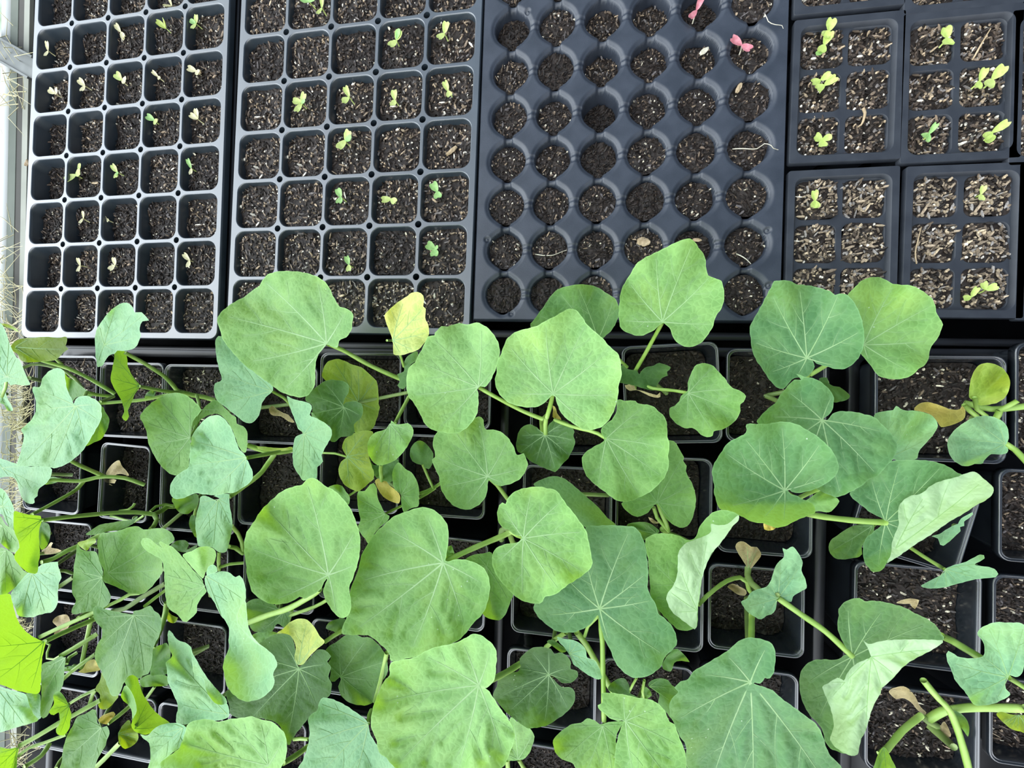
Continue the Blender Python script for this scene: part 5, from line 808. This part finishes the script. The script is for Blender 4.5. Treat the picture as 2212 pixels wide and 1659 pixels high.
for px, py, lv, lab in ((1790,68,pair('L',1.0,.8,80,'y',spread=150)+[('y',.8,.6,-90,10,0,0)],'lime sprout, the upper of two in the first cell of the sprouting pack'),
  (1780,98,pair('L',1.1,.75,70,spread=170)+[('g',.8,.5,220,10,-.1,-.4)],'lime sprout, the lower of two in the first cell of the sprouting pack'),
  (1772,174,pair('L',.95,.65,200,spread=185),'lime sprout, upper of two side by side in the middle left pack cell'),(1780,185,pair('L',1.05,.7,30,spread=180),'lime sprout, lower of two side by side in the middle left pack cell'),
  (1775,304,pair('L',.8,.75,150,spread=120)+[('L',.7,.6,20,10,0,0)],'lime sprout with a hole in one leaf, lowest in the sprouting pack'),
  (2046,83,pair('L',.9,.9,110,spread=150),'lime sprout in the upper left cell of the pack at the far right'),
  (2115,176,pair('L',1.0,.6,75,spread=170),'narrow lime sprout beside the big yellow one in the middle right pack cell'),(2142,172,pair('L',1.15,.85,50,'y',spread=185),'largest yellow-lime sprout in the middle right pack cell'),
  (2006,290,pair('g',.9,.45,60,spread=140)+[('g',.8,.4,250,10,0,0)],'jagged green sprout in the lower left pack cell among wood chips'),(2142,287,pair('L',1.2,.65,35,spread=180)+[('L',1.0,.6,210,10,.2,-.3)],'lime sprout of four leaves in the lower right pack cell'),
  (1760,434,pair('L',.9,.6,100,spread=150)+[('L',.7,.5,-80,10,0,0)],'lime sprout alone in the chip covered pack by the round cell tray'),(2118,420,pair('y',.7,.5,80),'faint yellow-green sprout in the upper right cell of the chip covered pack'),
  (2097,642,pair('L',.9,.5,70,spread=120),'bent lime sprout in the lower right cell, left of its twin'),(2128,626,pair('L',.8,.6,20,spread=100),'bent lime sprout in the lower right cell, right of its twin')):
    sprout(px, py, -.5, .6, [(c_, l_*.8, w_*.8, a_, t_, x_, y_) for c_, l_, w_, a_, t_, x_, y_ in lv], 'L', lab, 300+px)
# dry bits lying on the soil
def bit(name, P, r, mat, label, z):
    Q = [un(x, y, z+dz) for x, y, dz in P]; c = Q[0].copy(); mb = MB(); W_ = crom(np.array(Q)[:,:2], False, .25); zz = np.interp(np.linspace(0,1,len(W_)), np.linspace(0,1,len(P)), [p[2] for p in P])+z
    mb.tube(np.column_stack([W_, zz])-c, r*(1-.5*np.linspace(0,1,len(W_))**2), 6); tag(mb.build(name, [TM[mat]], None, tuple(c)), label, 'plant debris')
bit('straw',[(1156,549,.1),(1175,552,.2),(1195,551,.25),(1210,545,.2),(1225,540,.1)],.05,'w','curved pale straw in a round cell just above the heart leaves',-.6)
bit('straw',[(1590,548,.1),(1600,552,.2),(1612,560,.2),(1622,570,.1)],.055,'w','short pale straw in the round cell of the last column',-.6)
bit('straw',[(1582,322,.1),(1605,321,.25),(1635,322,.3),(1650,312,.4),(1672,318,.9),(1684,324,.4)],.045,'w','long pale rootlet trailing over the rim of a round cell',-.5)
bit('straw',[(1652,30,.5),(1660,45,.6),(1675,52,.5),(1690,54,.4),(1692,62,.3)],.035,'w','thin white rootlet lying on the round cell tray near the top',-.1)
bit('straw',[(2100,130,.1),(2118,98,.5),(2134,72,.7),(2140,62,.6)],.07,'t','tan twig leaning in the upper right cell of the far right pack',-.6)
bit('straw',[(1865,235,.3),(1868,252,.5),(1862,268,.4),(1852,275,.2)],.12,'t','tan sliver of bark bridging two cells of the sprouting pack',-.5)
bit('straw',[(1980,570,.2),(1978,545,.4),(1984,515,.4),(1990,490,.2)],.05,'t','long thin tan twig in a left cell of the chip covered pack',-.5)
def flake(px, py, w, h, ang, z, mat, label, name='bark_chip', curl=.25):
    q = un(px,py,z); rs = np.random.RandomState(int(px*3+py)); V = []; F = []; n, m = 7, 5
    for i in range(n):
        for j in range(m):
            u = i/(n-1)-.5; v = j/(m-1)-.5; e = 1-.55*abs(2*u)**2.5; V.append((u*w*rs.uniform(.95,1.05), v*h*e*rs.uniform(.9,1.1), curl*h*(1-(2*v)**2)*.6+rs.normal(0,.02)))
    for i in range(n-1):
        for j in range(m-1): F.append([i*m+j,(i+1)*m+j,(i+1)*m+j+1,i*m+j+1])
    k = len(V); V += [(x,y,z_-.05) for x,y,z_ in V]; F += [[k+a for a in f[::-1]] for f in F]
    rim = [i*m for i in range(n)]+[(n-1)*m+j for j in range(1,m)]+[i*m+m-1 for i in range(n-2,-1,-1)]+[j for j in range(m-2,0,-1)]
    for a, b in zip(rim, rim[1:]+rim[:1]): F.append([b,a,k+a,k+b])
    tag(put(name, mesh(name, V, F, [TM[mat]], None, False), None, tuple(q), math.radians(ang)), label, 'plant debris')
flake(1390,522,1.15,.8,-10,-.4,'t','largest tan bark flake in a round cell beside the long-stalked leaf')
flake(1506,518,.75,.3,-10,-.4,'t','tan seed husk in the round cell touching the tip of the long-stalked leaf','seed_husk')
flake(975,326,1.3,.45,35,-.4,'t','curled tan dry leaf in the fourth row of the second square tray','dry_leaf',.6)
flake(1596,190,.9,.4,65,-.2,'t','upright tan bark splinter in a round cell of the last column')
flake(1521,110,.9,.45,35,-.7,'w','pale bark flake among wood shavings in a fifth column round cell')
flake(205,395,.95,.28,0,-.8,'t','reddish tan bark splinter below the yellow sprout in the deep square tray')
flake(430,155,.7,.45,-15,-.7,'t','pinkish seed husk beside a cream sprout in the deep square tray','seed_husk',.6)
flake(58,352,.9,.6,70,-5.9,'t','dry tan leaf scrap on the wooden edge board','leaf_scrap',.5)
rs = np.random.RandomState(5); mb = MB()
for (x0,y0,x1,y1,n,zb,ln) in ((2,600,50,760,60,-6.0,6),(34,815,72,900,60,-6.0,4),(34,900,72,1110,110,-6.0,4.5),(0,40,60,240,26,-6.0,6),(2,500,48,600,10,-6,6),(40,1330,72,1380,30,-6,3.5),(40,1570,75,1640,30,-6,4)):
    for k in range(n):
        q = un(rs.uniform(x0,x1), rs.uniform(y0,y1), zb); a = rs.uniform(0,6.28); l = ln*rs.uniform(.4,1); h = rs.uniform(.1,2.2)
        P = [q, q+np.array([math.cos(a)*l*.4, math.sin(a)*l*.4, h]), q+np.array([math.cos(a+.4)*l, math.sin(a+.4)*l, h*.7])]; mb.tube(P, [.05,.045,.015], 5)
tag(mb.build('dry_grass', [simple('straw', (.48,.46,.22), (.68,.62,.38), .7, 8)]), 'thin dry yellow-green grass along the wooden bench edge', 'grass', None, 'stuff')
# ---------------------------------------------------------------- daylight: a bright open side at the lower left, white plastic overhead
def light():
    sc = bpy.context.scene; w = bpy.data.worlds.new('daylight'); sc.world = w; w.use_nodes = True; nt = w.node_tree
    bg = nt.nodes['Background']; tc = node(nt, 'ShaderNodeTexCoord')
    d = node(nt, 'ShaderNodeVectorMath', operation='DOT_PRODUCT'); L = Vector((-.88,-.06,.45)).normalized(); d.inputs[1].default_value = L
    nrm = node(nt, 'ShaderNodeVectorMath', operation='NORMALIZE')
    nt.links.new(tc.outputs['Generated'], nrm.inputs[0]); nt.links.new(nrm.outputs['Vector'], d.inputs[0])
    r = node(nt, 'ShaderNodeValToRGB'); e = r.color_ramp.elements
    mr = node(nt, 'ShaderNodeMapRange'); mr.inputs['From Min'].default_value = -1; mr.inputs['From Max'].default_value = 1
    nt.links.new(d.outputs['Value'], mr.inputs['Value']); nt.links.new(mr.outputs['Result'], r.inputs['Fac'])
    for p, c in ((.25,(.10,.12,.16)),(.50,(.44,.55,.72)),(.74,(.76,.94,1.20)),(.84,(2.0,2.15,2.3)),(.93,(4.5,5.0,5.5)),(.985,(5.6,6.0,6.3))):
        x = e.new(p); x.color = (*c, 1)
    e.remove(e[0]); e.remove(e[-1])
    d2 = node(nt, 'ShaderNodeVectorMath', operation='DOT_PRODUCT'); d2.inputs[1].default_value = Vector((.12,-.92,.38)).normalized(); nt.links.new(nrm.outputs['Vector'], d2.inputs[0])
    r2 = node(nt, 'ShaderNodeMapRange', interpolation_type='SMOOTHSTEP'); r2.inputs['From Min'].default_value = .60; r2.inputs['From Max'].default_value = .93; r2.inputs['To Max'].default_value = 3.0; nt.links.new(d2.outputs['Value'], r2.inputs['Value'])
    ad = node(nt, 'ShaderNodeVectorMath', operation='ADD'); nt.links.new(r.outputs['Color'], ad.inputs[0]); nt.links.new(r2.outputs['Result'], ad.inputs[1])
    nt.links.new(ad.outputs['Vector'], bg.inputs['Color']); bg.inputs['Strength'].default_value = .88
    sd = bpy.data.lights.new('daylight_sun','SUN'); so = bpy.data.objects.new('daylight_sun', sd); C.objects.link(so)
    sd.energy = .5; sd.angle = math.radians(70); sd.color = (1,.98,.93)
    so.rotation_euler = Vector((.55,.15,-.82)).to_track_quat('-Z','Y').to_euler()
    sc.view_settings.view_transform = 'Standard'; sc.view_settings.look = 'None'; sc.view_settings.gamma = 1; sc.view_settings.exposure = 0.0
    sc.view_settings.use_curve_mapping = False
light()
